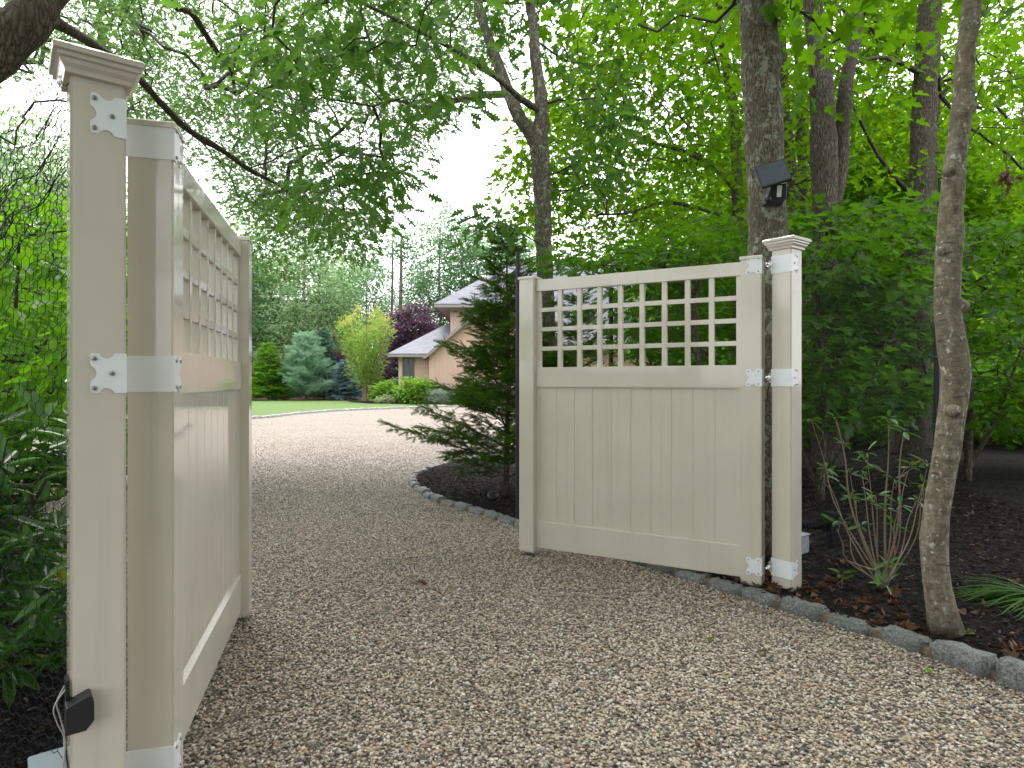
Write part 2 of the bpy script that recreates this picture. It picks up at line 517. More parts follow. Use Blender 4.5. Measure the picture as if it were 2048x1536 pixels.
# mulch bed on the right, gently uneven
def bed_mesh(name, poly, x0, x1, y0, y1, st, base, mat, amp=.02):
    nx, ny = int((x1-x0)/st)+1, int((y1-y0)/st)+1
    xs, ys = np.linspace(x0, x1, nx), np.linspace(y0, y1, ny)
    X, Y = np.meshgrid(xs, ys)
    ins = pip(X, Y, poly)
    Z = base + amp*(np.sin(X*2.1+np.sin(Y*1.3)*1.2)*np.cos(Y*1.7+X*.4)) + amp*.5*np.sin(X*6.3+Y*4.1)*np.sin(Y*7.7)
    m = MB()
    idx = -np.ones(X.shape, int)
    vs, fs = [], []
    cell = ins[:-1, :-1] & ins[1:, :-1] & ins[:-1, 1:] & ins[1:, 1:]
    for j, i in np.argwhere(cell):
        q = []
        for jj, ii in ((j, i), (j, i+1), (j+1, i+1), (j+1, i)):
            if idx[jj, ii] < 0:
                idx[jj, ii] = len(vs); vs.append((X[jj, ii], Y[jj, ii], Z[jj, ii]))
            q.append(idx[jj, ii])
        fs.append(tuple(q))
    m.add(vs, fs, True)
    return m.build(name, mat)

def bed_h(x, y, base=.034, amp=.014):
    return base + amp*(np.sin(x*2.1+np.sin(y*1.3)*1.2)*np.cos(y*1.7+x*.4)) + amp*.5*np.sin(x*6.3+y*4.1)*np.sin(y*7.7)

KIN = inset(KERB, .05)
bed_in = [tuple(p) for p in KIN[::6]] + [(60, 23), (60, -14), (KIN[0][0], -14)]
struct(bed_mesh('mulch_bed', bed_in, -2.2, 8.0, .2, 14.5, .06, .034, M['mulch'], .014))
far_bed = [(7.9, -14), (60, -14), (60, 60), (27, 60), (18, 23.2), (10, 21), (7.9, 19.5)]
struct(poly_sheet('mulch_bed', far_bed, .030, M['mulch']))
wood_in = [tuple(p) for p in inset(KERB, .05)[::6] if p[1] > 14.2 and p[0] < 8.2]
struct(poly_sheet('mulch_bed', wood_in + [(8.0, 20.2), (8.0, 14.2)], .026, M['mulch']))

# left bed
left_bed = [(-1.22, -3), (-1.22, 1.55), (-1.45, 2.3), (-2.4, 3.6), (-4.4, 6), (-8, 10), (-11.5, 13.5), (-14, 17), (-16, 22), (-40, 22), (-40, -14), (-1.6, -14)]
struct(bed_mesh('mulch_bed', left_bed, -14, -1.2, -2, 18, .12, .05, M['mulch'], .02))

# lawn beyond the turning circle
lk = [(-30, 10), (-20, 13.2), (-12.5, 17.5), G(500, 838)[:2], G(600, 828)[:2], G(700, 821)[:2], G(850, 815.5)[:2], G(960, 812.5)[:2], (2.5, 35.6), (9, 36.2)]
LK = catmull(lk, .05)
lawn_poly = [tuple(p) for p in LK[::6]] + [(9, 37), (-3, 37.4), (-9.5, 38.2), (-10.5, 40.8), (-16, 41.6), (-35, 42)]
struct(poly_sheet('lawn', lawn_poly, .06, M['lawn']))
struct(poly_sheet('planting_bed', [(-35, 41.9), (-16, 41.5), (-10.6, 40.7), (-9.6, 38.1), (-3, 37.3), (9, 36.9), (9, 60), (-60, 75), (-60, 42)], .055, M['mulch_red']))
struct(poly_sheet('planting_bed', [(-10.4, 40.5), (-9.6, 38.3), (-7.9, 35.6), (-6, 34.9), (0, 34.75), (2.4, 35.7), (9, 36.3), (9, 39), (-6, 40), (-8, 41.2)], .068, M['mulch']))

# ---------------------------------------------------------------- kerb stones
def stone_mesh(L, W, Ht, seed):
    bm = bmesh.new()
    bmesh.ops.create_cube(bm, size=1)
    for v in bm.verts: v.co = Vector((v.co.x*L, v.co.y*W, v.co.z*(Ht+.06) + (Ht-.06)/2))
    bmesh.ops.bevel(bm, geom=bm.edges[:], offset=.014, segments=2, affect='EDGES')
    bmesh.ops.subdivide_edges(bm, edges=[q for q in bm.edges if q.calc_length() > .05], cuts=4, use_grid_fill=True)
    for v in bm.verts:
        p = v.co
        n = mnoise.noise_vector(p*14 + Vector((seed*3.1, 0, 0)))*.010 + mnoise.noise_vector(p*42 + Vector((0, seed*2.3, 0)))*.004
        v.co = p + n
    me = bpy.data.meshes.new('kerb_stone')
    bm.to_mesh(me); bm.free()
    for p in me.polygons: p.use_smooth = True
    me.materials.append(M['granite'])
    return me
stone_meshes = [stone_mesh(.235+.012*(i % 3), .105, .085+.008*(i % 2), i) for i in range(6)]
def lay(path, meshes, pitch, label, group, zoff=0.0, smax=1e9, d_in=.055):
    s = np.r_[0, np.cumsum(np.linalg.norm(np.diff(path, axis=0), axis=1))]
    pin = inset(path, d_in)
    t = 0.0; k = 0
    while t < min(s[-1], smax) - pitch:
        c = np.array([np.interp(t+pitch/2, s, pin[:, j]) for j in (0, 1)])
        a = np.array([np.interp(t, s, pin[:, j]) for j in (0, 1)]); b2 = np.array([np.interp(t+pitch, s, pin[:, j]) for j in (0, 1)])
        o = bpy.data.objects.new('kerb_stone', meshes[k % len(meshes)])
        an = math.atan2(b2[1]-a[1], b2[0]-a[0])
        sink = -.036*min(1, max(0, (t-3.5)/1.1)) if zoff == 0 and group.startswith('granite') else 0
        o.location = (c[0], c[1], zoff + sink + random.uniform(-.006, .006))
        o.rotation_euler = (random.uniform(-.04, .04), random.uniform(-.03, .03), an + random.uniform(-.05, .05) + (math.pi if k % 2 else 0))
        o.scale = (pitch/.262*random.uniform(.93, 1.0), random.uniform(.9, 1.08), random.uniform(.86, 1.1))
        link(o); tag(o, label, 'kerb stone', group)
        t += pitch*random.uniform(.99, 1.02); k += 1
lay(KERB, stone_meshes, .262, 'rough grey granite kerb stone edging the gravel along the mulch bed', 'granite kerb stones around the right hand mulch bed', 0, 15.5)
M['pale_granite'] = simple('pale_granite', (.42, .42, .41), .7, var=.3, scale=20)
far_mesh = [stone_mesh(.27, .12, .09, 20+i) for i in range(3)]
for me_ in far_mesh: me_.materials[0] = M['pale_granite']
LKs = LK[(LK[:, 1] > 19.5)]
lay(LKs, far_mesh, .3, 'small pale kerb stone edging the lawn beyond the turning circle', 'kerb stones along the lawn', .0, 26)
# mortar bed under the near stones
mo = MB()
kp = KERB[:780:6]
a, b_ = inset(kp, .018), inset(kp, .092)
n = len(kp)
vs = [(p[0], p[1], -.01) for p in a] + [(p[0], p[1], .040) for p in a] + [(p[0], p[1], .040) for p in b_] + [(p[0], p[1], -.01) for p in b_]
mo.add(vs, [(k*n+i, k*n+i+1, (k+1)*n+i+1, (k+1)*n+i) for k in range(3) for i in range(n-1)])
struct(mo.build('kerb_mortar', M['mortar']))

# ---------------------------------------------------------------- gravel: loose pebbles near the eye (uncountable)
def pebbles():
    N = 235000
    z = 1.7 + (17.0-1.7)*RNG.random(N*9)
    keepz = RNG.random(len(z)) < np.clip((17.0-z)/10.0, 0, 1)**2.2*(.35+.65*np.clip((9-z)/4, 0, 1))
    z = z[keepz]
    u_ = RNG.random(len(z))*2-1; half = .85*z+.35
    keep0 = RNG.random(len(z)) < half/15.0
    z, u_, half = z[keep0], u_[keep0], half[keep0]
    x = u_*half
    keep = ~pip(x, z, bed_poly) & ~pip(x, z, left_bed)
    x, z = x[keep], z[keep]
    print('pebbles', len(x))
    me = bpy.data.meshes.new('pebbles')
    me.vertices.add(len(x))
    co = np.stack([x, z, RNG.uniform(.0, .006, len(x))], 1)
    me.vertices.foreach_set('co', co.astype(np.float32).ravel())
    at = me.attributes.new('rnd', 'FLOAT', 'POINT'); at.data.foreach_set('value', RNG.random(len(x)).astype(np.float32))
    me.materials.append(M['pebble'])
    o = link(bpy.data.objects.new('gravel', me))
    tag(o, 'loose tan and grey pea gravel covering the drive', 'gravel', None, 'stuff')
    ng = bpy.data.node_groups.new('pebbles', 'GeometryNodeTree')
    ng.interface.new_socket('Geometry', in_out='INPUT', socket_type='NodeSocketGeometry')
    ng.interface.new_socket('Geometry', in_out='OUTPUT', socket_type='NodeSocketGeometry')
    n_, l_ = ng.nodes, ng.links
    gi, go = n_.new('NodeGroupInput'), n_.new('NodeGroupOutput')
    ico = n_.new('GeometryNodeMeshIcoSphere'); ico.inputs['Radius'].default_value = 1; ico.inputs['Subdivisions'].default_value = 2
    sp = n_.new('GeometryNodeSetPosition')
    no = n_.new('ShaderNodeTexNoise'); no.inputs['Scale'].default_value = .8
    vm = n_.new('ShaderNodeVectorMath'); vm.operation = 'SUBTRACT'; vm.inputs[1].default_value = (.5, .5, .5)
    l_.new(no.outputs['Color'], vm.inputs[0])
    l_.new(ico.outputs['Mesh'], sp.inputs['Geometry']); l_.new(vm.outputs[0], sp.inputs['Offset'])
    sm = n_.new('GeometryNodeSetShadeSmooth'); l_.new(sp.outputs[0], sm.inputs[0])
    mt = n_.new('GeometryNodeSetMaterial'); mt.inputs['Material'].default_value = M['pebble']; l_.new(sm.outputs[0], mt.inputs[0])
    iop = n_.new('GeometryNodeInstanceOnPoints')
    rr = n_.new('FunctionNodeRandomValue'); rr.data_type = 'FLOAT_VECTOR'; rr.inputs[0].default_value = (0, 0, 0); rr.inputs[1].default_value = (.7, .7, 6.3)
    rs = n_.new('FunctionNodeRandomValue'); rs.data_type = 'FLOAT_VECTOR'; rs.inputs[0].default_value = (.0038, .0032, .0026); rs.inputs[1].default_value = (.0100, .0080, .0058); rs.inputs['Seed'].default_value = 5
    l_.new(gi.outputs[0], iop.inputs['Points']); l_.new(mt.outputs[0], iop.inputs['Instance'])
    l_.new(rr.outputs[0], iop.inputs['Rotation']); l_.new(rs.outputs[0], iop.inputs['Scale'])
    l_.new(iop.outputs[0], go.inputs[0])
    md = o.modifiers.new('scatter', 'NODES'); md.node_group = ng
pebbles()

# ---------------------------------------------------------------- gate
AL = .665
U = np.array([math.cos(AL), math.sin(AL)]); NS = np.array([math.sin(AL), -math.cos(AL)])
PW = .1285

def square_ring(m, cx, cy, prof):
    """square section profile list of (half width, z), closed by a low pyramid"""
    vs, fs = [], []
    for hw, z in prof: vs += [(cx-hw, cy-hw, z), (cx+hw, cy-hw, z), (cx+hw, cy+hw, z), (cx-hw, cy+hw, z)]
    for i in range(len(prof)-1):
        for k in range(4): fs.append((4*i+k, 4*i+(k+1) % 4, 4*i+4+(k+1) % 4, 4*i+4+k))
    fs.append((3, 2, 1, 0))
    n = 4*(len(prof)-1)
    fs.append((n, n+1, n+2, n+3))
    m.add(vs, fs)

def arc(cx, cy, r, a0, a1, n=7):
    return [(cx+r*math.cos(R(a0+(a1-a0)*i/n)), cy+r*math.sin(R(a0+(a1-a0)*i/n))) for i in range(n+1)]

def plate_outline(w, h, notch_left=True, both=True):
    """a hinge plate w by h with scooped edges; its right edge is straight; origin at right middle"""
    r = h*.17
    pts = [(0, -h/2)]
    pts += [(-w*.30, -h/2)] + arc(-w*.55, -h/2-r*.25, r, 20, 160)[0:] + [(-w*.80, -h/2), (-w*.95, -h/2), (-w, -h/2+.006)]
    pts += [(-w, -h*.26)] + arc(-w-r*.35, 0, r*1.15, -65, 65) + [(-w, h*.26)]
    pts += [(-w, h/2-.006), (-w*.95, h/2), (-w*.80, h/2)] + arc(-w*.55, h/2+r*.25, r, 200, 340) + [(-w*.30, h/2), (0, h/2)]
    return pts

def screws(parent, pts, nrm, r=.006, sub=True):
    for p in pts:
        m = MB(); p = np.array(p, float); nrm = np.array(nrm, float)
        m.tube([p, p+nrm*.003, p+nrm*.005], [r, r, r*.6], 10, smooth=False)
        q = p + nrm*.005
        m.tube([q, q+nrm*.0004], [r*.35, r*.30], 6, smooth=False)
        m.build('screw', M['screw'], parent)

HZ = [2.04, 1.338, .158]
HH = .108

def gate_post(loc, label):
    t = thing('gate_post', label, 'gate post', (loc[0], loc[1], 0), AL)
    m = MB(); m.box((0, 0, -.1), (PW, PW, 2.166), .005)
    m.build('shaft', M['vinyl'], t)
    m = MB(); h = PW/2
    square_ring(m, h, h, [(h+.002, 2.128), (h+.012, 2.130), (h+.014, 2.142), (h+.022, 2.152), (h+.024, 2.162), (h+.031, 2.166), (h+.031, 2.176), (h+.039, 2.179), (h+.041, 2.192), (h+.035, 2.198), (.006, 2.222)])
    m.build('post_cap', M['vinyl'], t)
    return t

L0 = np.array([-1.1693, 1.703]); C0 = np.array([1.7026, 3.9233])
postL = gate_post(L0, 'near cream vinyl gate post with black sensor low on its face')
postR = gate_post(C0, 'far cream vinyl gate post standing behind the kerb beside the pale crooked trunk')
for z in HZ:            # three-screw plates on the street face of the near post
    m = MB(); ol = plate_outline(.085, HH)
    m.prism([(PW+.0005+x, -.0025, z+y) for x, y in ol], (0, .0028, 0))
    pl = m.build('hinge_plate', M['hinge'], postL)
    screws(pl, [(PW-.074, -.0025, z+.040), (PW-.074, -.0025, z-.040), (PW-.033, -.0025, z)], (0, -1, 0), .0065)
def strap(parent, z, full, wrap_w, mat, axis):
    pass
for z in HZ:            # wrapped straps on the far post: opening face and a scooped end on the street face
    m = MB()
    m.box((-.0028, -.003, z-HH/2), (.0002, PW+.003, z+HH/2))
    ol = plate_outline(.075, HH)
    m.prism([(.0-x, -.0032, z+y) for x, y in ol][::-1], (0, .0032, 0))
    pl = m.build('hinge_strap', M['hinge'], postR)
    screws(pl, [(.064, -.0032, z+.041), (.064, -.0032, z-.041), (.034, -.0032, z)], (0, -1, 0), .005)
    m = MB()
    m.box((-.008, PW-.004, z-.033), (.004, PW+.017, z+.033), .003)
    m.tube([(-.004, PW+.010, z), (-.075, PW-.01, z)], .0085, 10)
    m.tube([(-.025, PW+.004, z), (-.036, PW+.001, z)], .014, 6, smooth=False)
    m.build('hinge_pin', M['bolt'], postR)

GL, SW, Z0, Z1 = 1.729, .1267, .030, 2.086
def gate_leaf(loc, ang, s, label):
    """local x from hinge to free end; visible face at y=0, body on the side -s"""
    t = thing('gate_leaf', label, 'gate', (loc[0], loc[1], 0), ang)
    Y = lambda q: -s*q
    for k, x in enumerate((0, GL-SW)):
        m = MB(); m.box((x, Y(0), Z0), (x+SW, Y(SW), Z1), .006)
        st = m.build('stile', M['vinyl'], t)
        m = MB()
        square_ring(m, x+SW/2, Y(SW/2), [(SW/2+.001, Z1-.004), (SW/2+.006, Z1-.004), (SW/2+.006, Z1+.012), (SW/2+.002, Z1+.016), (.004, Z1+.028)])
        m.build('stile_cap', M['vinyl'], st)
    a, b = SW-.002, GL-SW+.002
    for nm, z0, z1, th in (('top_rail', 1.989, 2.076, .05), ('middle_rail', 1.271, 1.419, .05), ('bottom_rail', .068, .266, .05)):
        m = MB(); m.box((a, Y(SW/2-th/2), z0), (b, Y(SW/2+th/2), z1), .003)
        m.build(nm, M['vinyl'], t)
    m = MB()
    n = 9; wi = b-a-.07; sp = wi/n
    for k in range(n+1):
        xc = a + .035 + k*sp
        if k in (0, n): x0, x1 = (a, a+.036) if k == 0 else (b-.036, b)
        else: x0, x1 = xc-.0175, xc+.0175
        m.box((x0, Y(.0505), 1.41), (x1, Y(.0765), 1.995), .002)
    for fr in (.245, .50, .755):
        zc = 1.419 + (1.989-1.419)*fr
        m.box((a+.01, Y(.0525), zc-.0155), (b-.01, Y(.0745), zc+.0155), .002)
    m.build('lattice', M['vinyl'], t)
    m = MB()
    nb = 10; bw = (b-a-.05)/nb
    for k in range(nb):                    # tongue and groove boards, each with eased edges
        x0 = a+.025+k*bw; x1 = x0+bw
        c = .0032
        o = [(x0, .055), (x0+c, .052), (x1-c, .052), (x1, .055), (x1, .072), (x1-c, .075), (x0+c, .075), (x0, .072)]
        m.prism([(x, Y(y), .25) for x, y in o], (0, 0, 1.04))
    for x0, x1 in ((a, a+.032), (b-.032, b)):
        m.box((x0, Y(.0475), .25), (x1, Y(.0795), 1.29), .002)
    m.build('panel', M['vinyl'], t)
    return t
leafR = gate_leaf((1.5519, 4.0021), R(150.17), 1, 'open cream gate leaf seen face on behind the kerb on the right')
leafL = gate_leaf((-1.0254, 1.9500), R(104.69), -1, 'open cream gate leaf seen edge on beside the near post')
for z in HZ:
    # right leaf: scooped plates on the face, a flange round the corner
    m = MB(); ol = plate_outline(.090, HH)
    m.prism([(-x, .0028, z+y) for x, y in ol], (0, -.0030, 0))
    m.box((-.0028, .0027, z-HH/2), (.0003, -.07, z+HH/2))
    pl = m.build('hinge_plate', M['hinge'], leafR)
    screws(pl, [(.018, .0028, z+.040), (.018, .0028, z-.040), (.078, .0028, z+.040), (.078, .0028, z-.040)], (0, 1, 0), .0048)
    # left leaf: strap across the near end, scooped end round the corner
    m = MB()
    m.box((-.0028, -.003, z-HH/2), (.0002, SW+.002, z+HH/2))
    ol = plate_outline(.080, HH)
    m.prism([(-x, -.0031, z+y) for x, y in ol], (0, .0031, 0))
    pl = m.build('hinge_strap', M['hinge'], leafL)
    screws(pl, [(.018, -.0031, z+.040), (.018, -.0031, z-.040), (.066, -.0031, z+.040), (.066, -.0031, z-.040)], (0, -1, 0), .0055)

# sensor, cables, enclosures
def to_world(base, ang, p):
    c, s = math.cos(ang), math.sin(ang)
    return np.array([base[0]+c*p[0]-s*p[1], base[1]+s*p[0]+c*p[1], p[2]])
t = thing('gate_sensor', 'black angular photo sensor clipped to the near gate post', 'sensor', (L0[0], L0[1], 0), AL)
m = MB()
zb = .40
o2 = [(-.012, 0), (.032, 0), (.050, .022), (.050, .070), (.046, .088), (.040, .092), (-.012, .072)]
m.prism([(x, -.048, zb+z) for x, z in o2], (0, .062, 0))
m.build('hood', M['black'], t, .003)
m = MB(); m.box((-.010, -.004, zb-.01), (-.002, .05, zb+.125), .002)
m.build('bracket', M['black'], t)
for dx, dy, lab in ((-.022, .02, 'thin grey cable looping down beside the black sensor, nearer the bush'), (-.014, .05, 'thin grey cable tight against the near post below the sensor')):
    pts = [to_world(L0, AL, p) for p in ((-.006, dy, zb+.10), (dx-.012, dy, zb+.055), (dx-.004, dy, zb+.01), (-.010, dy, zb-.05), (dx, dy, .2), (-.008, dy, .08))]
    m = MB(); m.tube(catmull(pts, .01), .0022, 6)
    tag(m.build('cable', M['cable']), lab, 'cable')
t = thing('gate_motor_box', 'pale grey metal box low behind the near gate post', 'box', (L0[0], L0[1], 0), AL)
m = MB(); m.box((-.082, .03, .05), (-.006, .15, .272), .006); m.build('housing', M['pale_box'], t)
m = MB(); m.box((-.087, .025, .2725), (-.004, .155, .283), .003); m.build('lid', M['pale_box'], t)
t = thing('junction_box', 'small grey electrical box fixed low on the far gate post', 'box', (C0[0], C0[1], 0), AL)
m = MB(); m.box((PW+.001, .002, .235), (PW+.098, .085, .345), .006); m.build('housing', M['grey_box'], t)
m = MB(); m.box((PW+.0015, -.003, .3455), (PW+.102, .09, .354), .002); m.build('lid', M['grey_box'], t)

# ---------------------------------------------------------------- house
def add_uv(o):
    me = o.data; uv = me.uv_layers.new(name='UVMap')
    for p in me.polygons:
        n = p.normal
        h = Vector((0, 0, 1)).cross(n)
        h = h.normalized() if h.length > 1e-4 else Vector((1, 0, 0))
        v = n.cross(h)
        for li in p.loop_indices:
            co = me.vertices[me.loops[li].vertex_index].co
            uv.data[li].uv = (co.dot(h), co.dot(v))

def roof_part(parent, tops, thick, name='roof'):
    """sloping slabs: each top polygon gets thickness downwards"""
    m = MB()
    for pts in tops: m.prism([(x, y, z) for x, y, z in pts], (0, 0, -thick))
    m.v = [tuple(np.array(p) - np.array(parent.location)) for p in m.v]
    o = m.build(name, M['shingle'], parent)
    bm = bmesh.new(); bm.from_mesh(o.data); bmesh.ops.recalc_face_normals(bm, faces=bm.faces); bm.to_mesh(o.data); bm.free()
    add_uv(o)
    return o

def wbox(parent, name, a, b, mat, bev=0):
    q = np.array(parent.location) if parent else 0
    if parent and parent.parent: q = q + np.array(parent.parent.location)
    m = MB(); m.box(np.array(a)-q, np.array(b)-q, bev)
    return m.build(name, mat, parent)

house = thing('house', 'pink wood clad house with grey shingle roofs beyond the lawn', 'house', (-2, 38, 0))
HL = np.array(house.location)
wbox(house, 'wall', (-3.83, 40, 0), (3.4, 48, 5.90), M['pink'])
wbox(house, 'wall', (-6.74, 38.2, 0), (-3.84, 44.5, 2.80), M['pink'])
m = MB(); m.prism([np.array(p)-HL for p in ((-4.75, 36.9, 0), (.35, 36.9, 0), (.35, 36.9, 2.83), (-2.2, 36.9, 5.02), (-4.75, 36.9, 2.83))], (0, 3.05, 0))
m.build('gable_wall', M['pink'], house)
roof_part(house, [[(-4.75, 39.1, 6.02), (4.4, 39.1, 6.02), (.6, 44, 9.5), (.15, 44, 9.5)], [(-4.75, 48.9, 6.02), (-4.75, 39.1, 6.02), (.15, 44, 9.5)],
                  [(4.4, 39.1, 6.02), (4.4, 48.9, 6.02), (.6, 44, 9.5)], [(4.4, 48.9, 6.02), (-4.75, 48.9, 6.02), (.15, 44, 9.5), (.6, 44, 9.5)]], .06)
wbox(house, 'soffit', (-4.65, 39.2, 5.82), (4.3, 48.8, 5.93), M['soffit'])
wbox(house, 'fascia', (-4.73, 39.10, 5.80), (4.38, 39.16, 5.95), M['trim'])
wbox(house, 'fascia', (-4.73, 39.17, 5.80), (-4.67, 48.8, 5.95), M['trim'])
roof_part(house, [[(-7.25, 37.5, 2.92), (-2.6, 37.5, 2.92), (-2.6, 42.2, 5.22), (-3.95, 42.2, 5.22)], [(-7.25, 47, 2.92), (-7.25, 37.5, 2.92), (-3.95, 42.2, 5.22), (-3.95, 43, 5.22)]], .06)
wbox(house, 'fascia', (-7.24, 37.50, 2.72), (-4.8, 37.55, 2.86), M['trim'])
wbox(house, 'soffit', (-7.2, 37.56, 2.76), (-4.8, 38.19, 2.82), M['soffit'])
roof_part(house, [[(-5.1, 36.45, 2.62), (-2.2, 36.45, 5.15), (-2.2, 39.9, 5.15), (-5.1, 39.9, 2.62)], [(-2.2, 36.45, 5.15), (.7, 36.45, 2.62), (.7, 39.9, 2.62), (-2.2, 39.9, 5.15)]], .05)
m = MB()
for sx in (-1, 1):
    m.prism([np.array(p)-HL for p in ((-2.2+sx*2.9, 36.42, 2.60), (-2.2, 36.42, 5.13), (-2.2, 36.42, 4.93), (-2.2+sx*2.68, 36.42, 2.60))], (0, .025, 0))
m.build('rake_board', M['trim'], house)
def window(parent, x0, x1, z0, z1, y, nm=2):
    fr = MB(); q = np.array(parent.location); w = .07
    for a, b in (((x0, z0), (x0+w, z1)), ((x1-w, z0), (x1, z1)), ((x0+w+.001, z1-w), (x1-w-.001, z1)), ((x0+w+.001, z0), (x1-w-.001, z0+w))):
        fr.box(np.array((a[0], y-.05, a[1]))-q, np.array((b[0], y+.03, b[1]))-q)
    for k in range(1, nm):
        xc = x0+(x1-x0)*k/nm
        fr.box(np.array((xc-.04, y-.045, z0+w+.001))-q, np.array((xc+.04, y+.03, z1-w-.001))-q)
    fr.box(np.array((x0-.05, y-.10, z0-.07))-q, np.array((x1+.05, y-.001, z0-.002))-q)
    f = fr.build('window', M['frame'], parent)
    g = MB(); g.box(np.array((x0+w, y-.02, z0+w))-q, np.array((x1-w, y-.008, z1-w))-q)
    g.build('pane', M['glass'], f)
window(house, -6.50, -5.80, 1.47, 2.70, 38.2)
window(house, -2.95, -1.95, 4.70, 5.72, 40.0)
window(house, -1.2, 0.0, 4.70, 5.72, 40.0)
garage = thing('garage_wing', 'long low wing with broad pale grey roof seen through the lattice', 'house', (4, 30, 0))
wbox(garage, 'wall', (2.5, 29, 0), (10.5, 37.2, 2.78), M['pink'])
roof_part(garage, [[(1.9, 28.4, 2.92), (11, 28.4, 2.92), (11, 33.2, 7.4), (1.9, 33.2, 7.4)], [(11, 38, 2.92), (1.9, 38, 2.92), (1.9, 33.2, 7.4), (11, 33.2, 7.4)]], .08)
wbox(garage, 'fascia', (1.92, 28.38, 2.66), (10.98, 28.42, 2.84), M['trim'])
m = MB(); m.prism([np.array(p)-np.array(garage.location) for p in ((2.5, 29.2, 2.79), (2.5, 37, 2.79), (2.5, 33.2, 6.6))], (.15, 0, 0))
m.build('gable_wall', M['pink'], garage)
nb = thing('neighbour_house', 'faint grey roofed house glimpsed through the trees beyond the lawn', 'house', (-27, 78, 0))
wbox(nb, 'wall', (-32, 76, 0), (-22, 86, 7), M['trim'])
roof_part(nb, [[(-33, 75, 6.8), (-21, 75, 6.8), (-21, 81, 11.5), (-33, 81, 11.5)], [(-21, 87, 6.8), (-33, 87, 6.8), (-33, 81, 11.5), (-21, 81, 11.5)]], .1)

# ---------------------------------------------------------------- plant machinery
def mirror(up):
    """half outline from base (0,0) to tip (1,0): two folded halves sharing the midrib"""
    n = len(up)
    vs = [(0, 0, 0)] + [(x, y, abs(y)*.35 - .12*x*x) for x, y in up] + [(1, 0, -.12)] + [(x, -y, abs(y)*.35 - .12*x*x) for x, y in up]
    f1 = [0] + list(range(n+1, 0, -1))
    f2 = [0] + list(range(n+2, 2*n+2)) + [n+1]
    return np.array(vs, float), [f1, f2]
T_MAPLE = mirror([(-.03, .26), (.14, .20), (.24, .50), (.36, .38), (.46, .52), (.50, .16), (.70, .24)])
T_OAK = mirror([(.14, .05), (.22, .21), (.30, .07), (.42, .31), (.52, .10), (.66, .30), (.72, .11), (.86, .15)])
T_PIN = mirror([(.18, .03), (.26, .26), (.34, .04), (.52, .34), (.58, .05), (.76, .24), (.80, .05)])
T_OVAL = mirror([(.15, .17), (.40, .27), (.65, .24), (.86, .11)])
T_LANCE = mirror([(.2, .09), (.45, .145), (.7, .125), (.9, .05)])
T_RHOMB = (np.array([(0, 0, 0), (.45, .3, .06), (1, 0, -.05), (.5, -.3, .06)], float), [[0, 1, 2, 3][::-1]])
def _sprig(n=6, w=.045, spread=.34):
    vs, fs = [], []
    def tri(a, b, c):
        k = len(vs); vs.extend([a, b, c]); fs.append([k, k+1, k+2])
    tri((0, -.02, 0), (1, 0, -.06), (0, .02, 0))
    for i in range(n):
        x = .08 + .86*i/n
        l = spread*(1-.55*i/n)
        for s in (-1, 1):
            tri((x, 0, 0), (x+l*.95, s*l*.85, -.05*l - .05*x*x), (x+w*2.2, 0, 0))
    return np.array(vs, float), fs
T_SPRIG = _sprig(6, .06, .36)
T_NEEDLE = _sprig(7, .03, .42)

def leaves(name, tmpl, pos, dr, nr, size, mat, parent, rnd=None):
    V, Fs = tmpl
    N, K = len(pos), len(V)
    dr = dr/(np.linalg.norm(dr, axis=1)[:, None]+1e-9)
    nr = nr - dr*(nr*dr).sum(1)[:, None]; nr /= np.linalg.norm(nr, axis=1)[:, None]+1e-9
    sd = np.cross(nr, dr)
    size = np.asarray(size)[:, None, None]
    co = pos[:, None, :] + size*(V[None, :, 0:1]*dr[:, None, :] + V[None, :, 1:2]*sd[:, None, :] + V[None, :, 2:3]*nr[:, None, :])
    co = co.reshape(-1, 3) - np.array(parent.location)[None]
    me = bpy.data.meshes.new(name)
    flat = np.concatenate([np.array(f) for f in Fs]); lens = np.array([len(f) for f in Fs])
    li = (flat[None, :] + (np.arange(N)*K)[:, None]).ravel()
    ls = (np.r_[0, np.cumsum(lens)[:-1]][None, :] + (np.arange(N)*len(flat))[:, None]).ravel()
    me.vertices.add(N*K); me.vertices.foreach_set('co', co.astype(np.float32).ravel())
    me.loops.add(len(li)); me.loops.foreach_set('vertex_index', li.astype(np.int32))
    me.polygons.add(len(ls)); me.polygons.foreach_set('loop_start', ls.astype(np.int32))
    try: me.polygons.foreach_set('loop_total', np.tile(lens, N).astype(np.int32))
    except Exception: pass
    me.update(calc_edges=True)
    if rnd is None: rnd = RNG.random(N)*.92
    at = me.attributes.new('rnd', 'FLOAT', 'POINT')
    at.data.foreach_set('value', np.repeat(rnd, K).astype(np.float32))
    me.materials.append(mat)
    me.validate()
    return link(bpy.data.objects.new(name, me), parent)

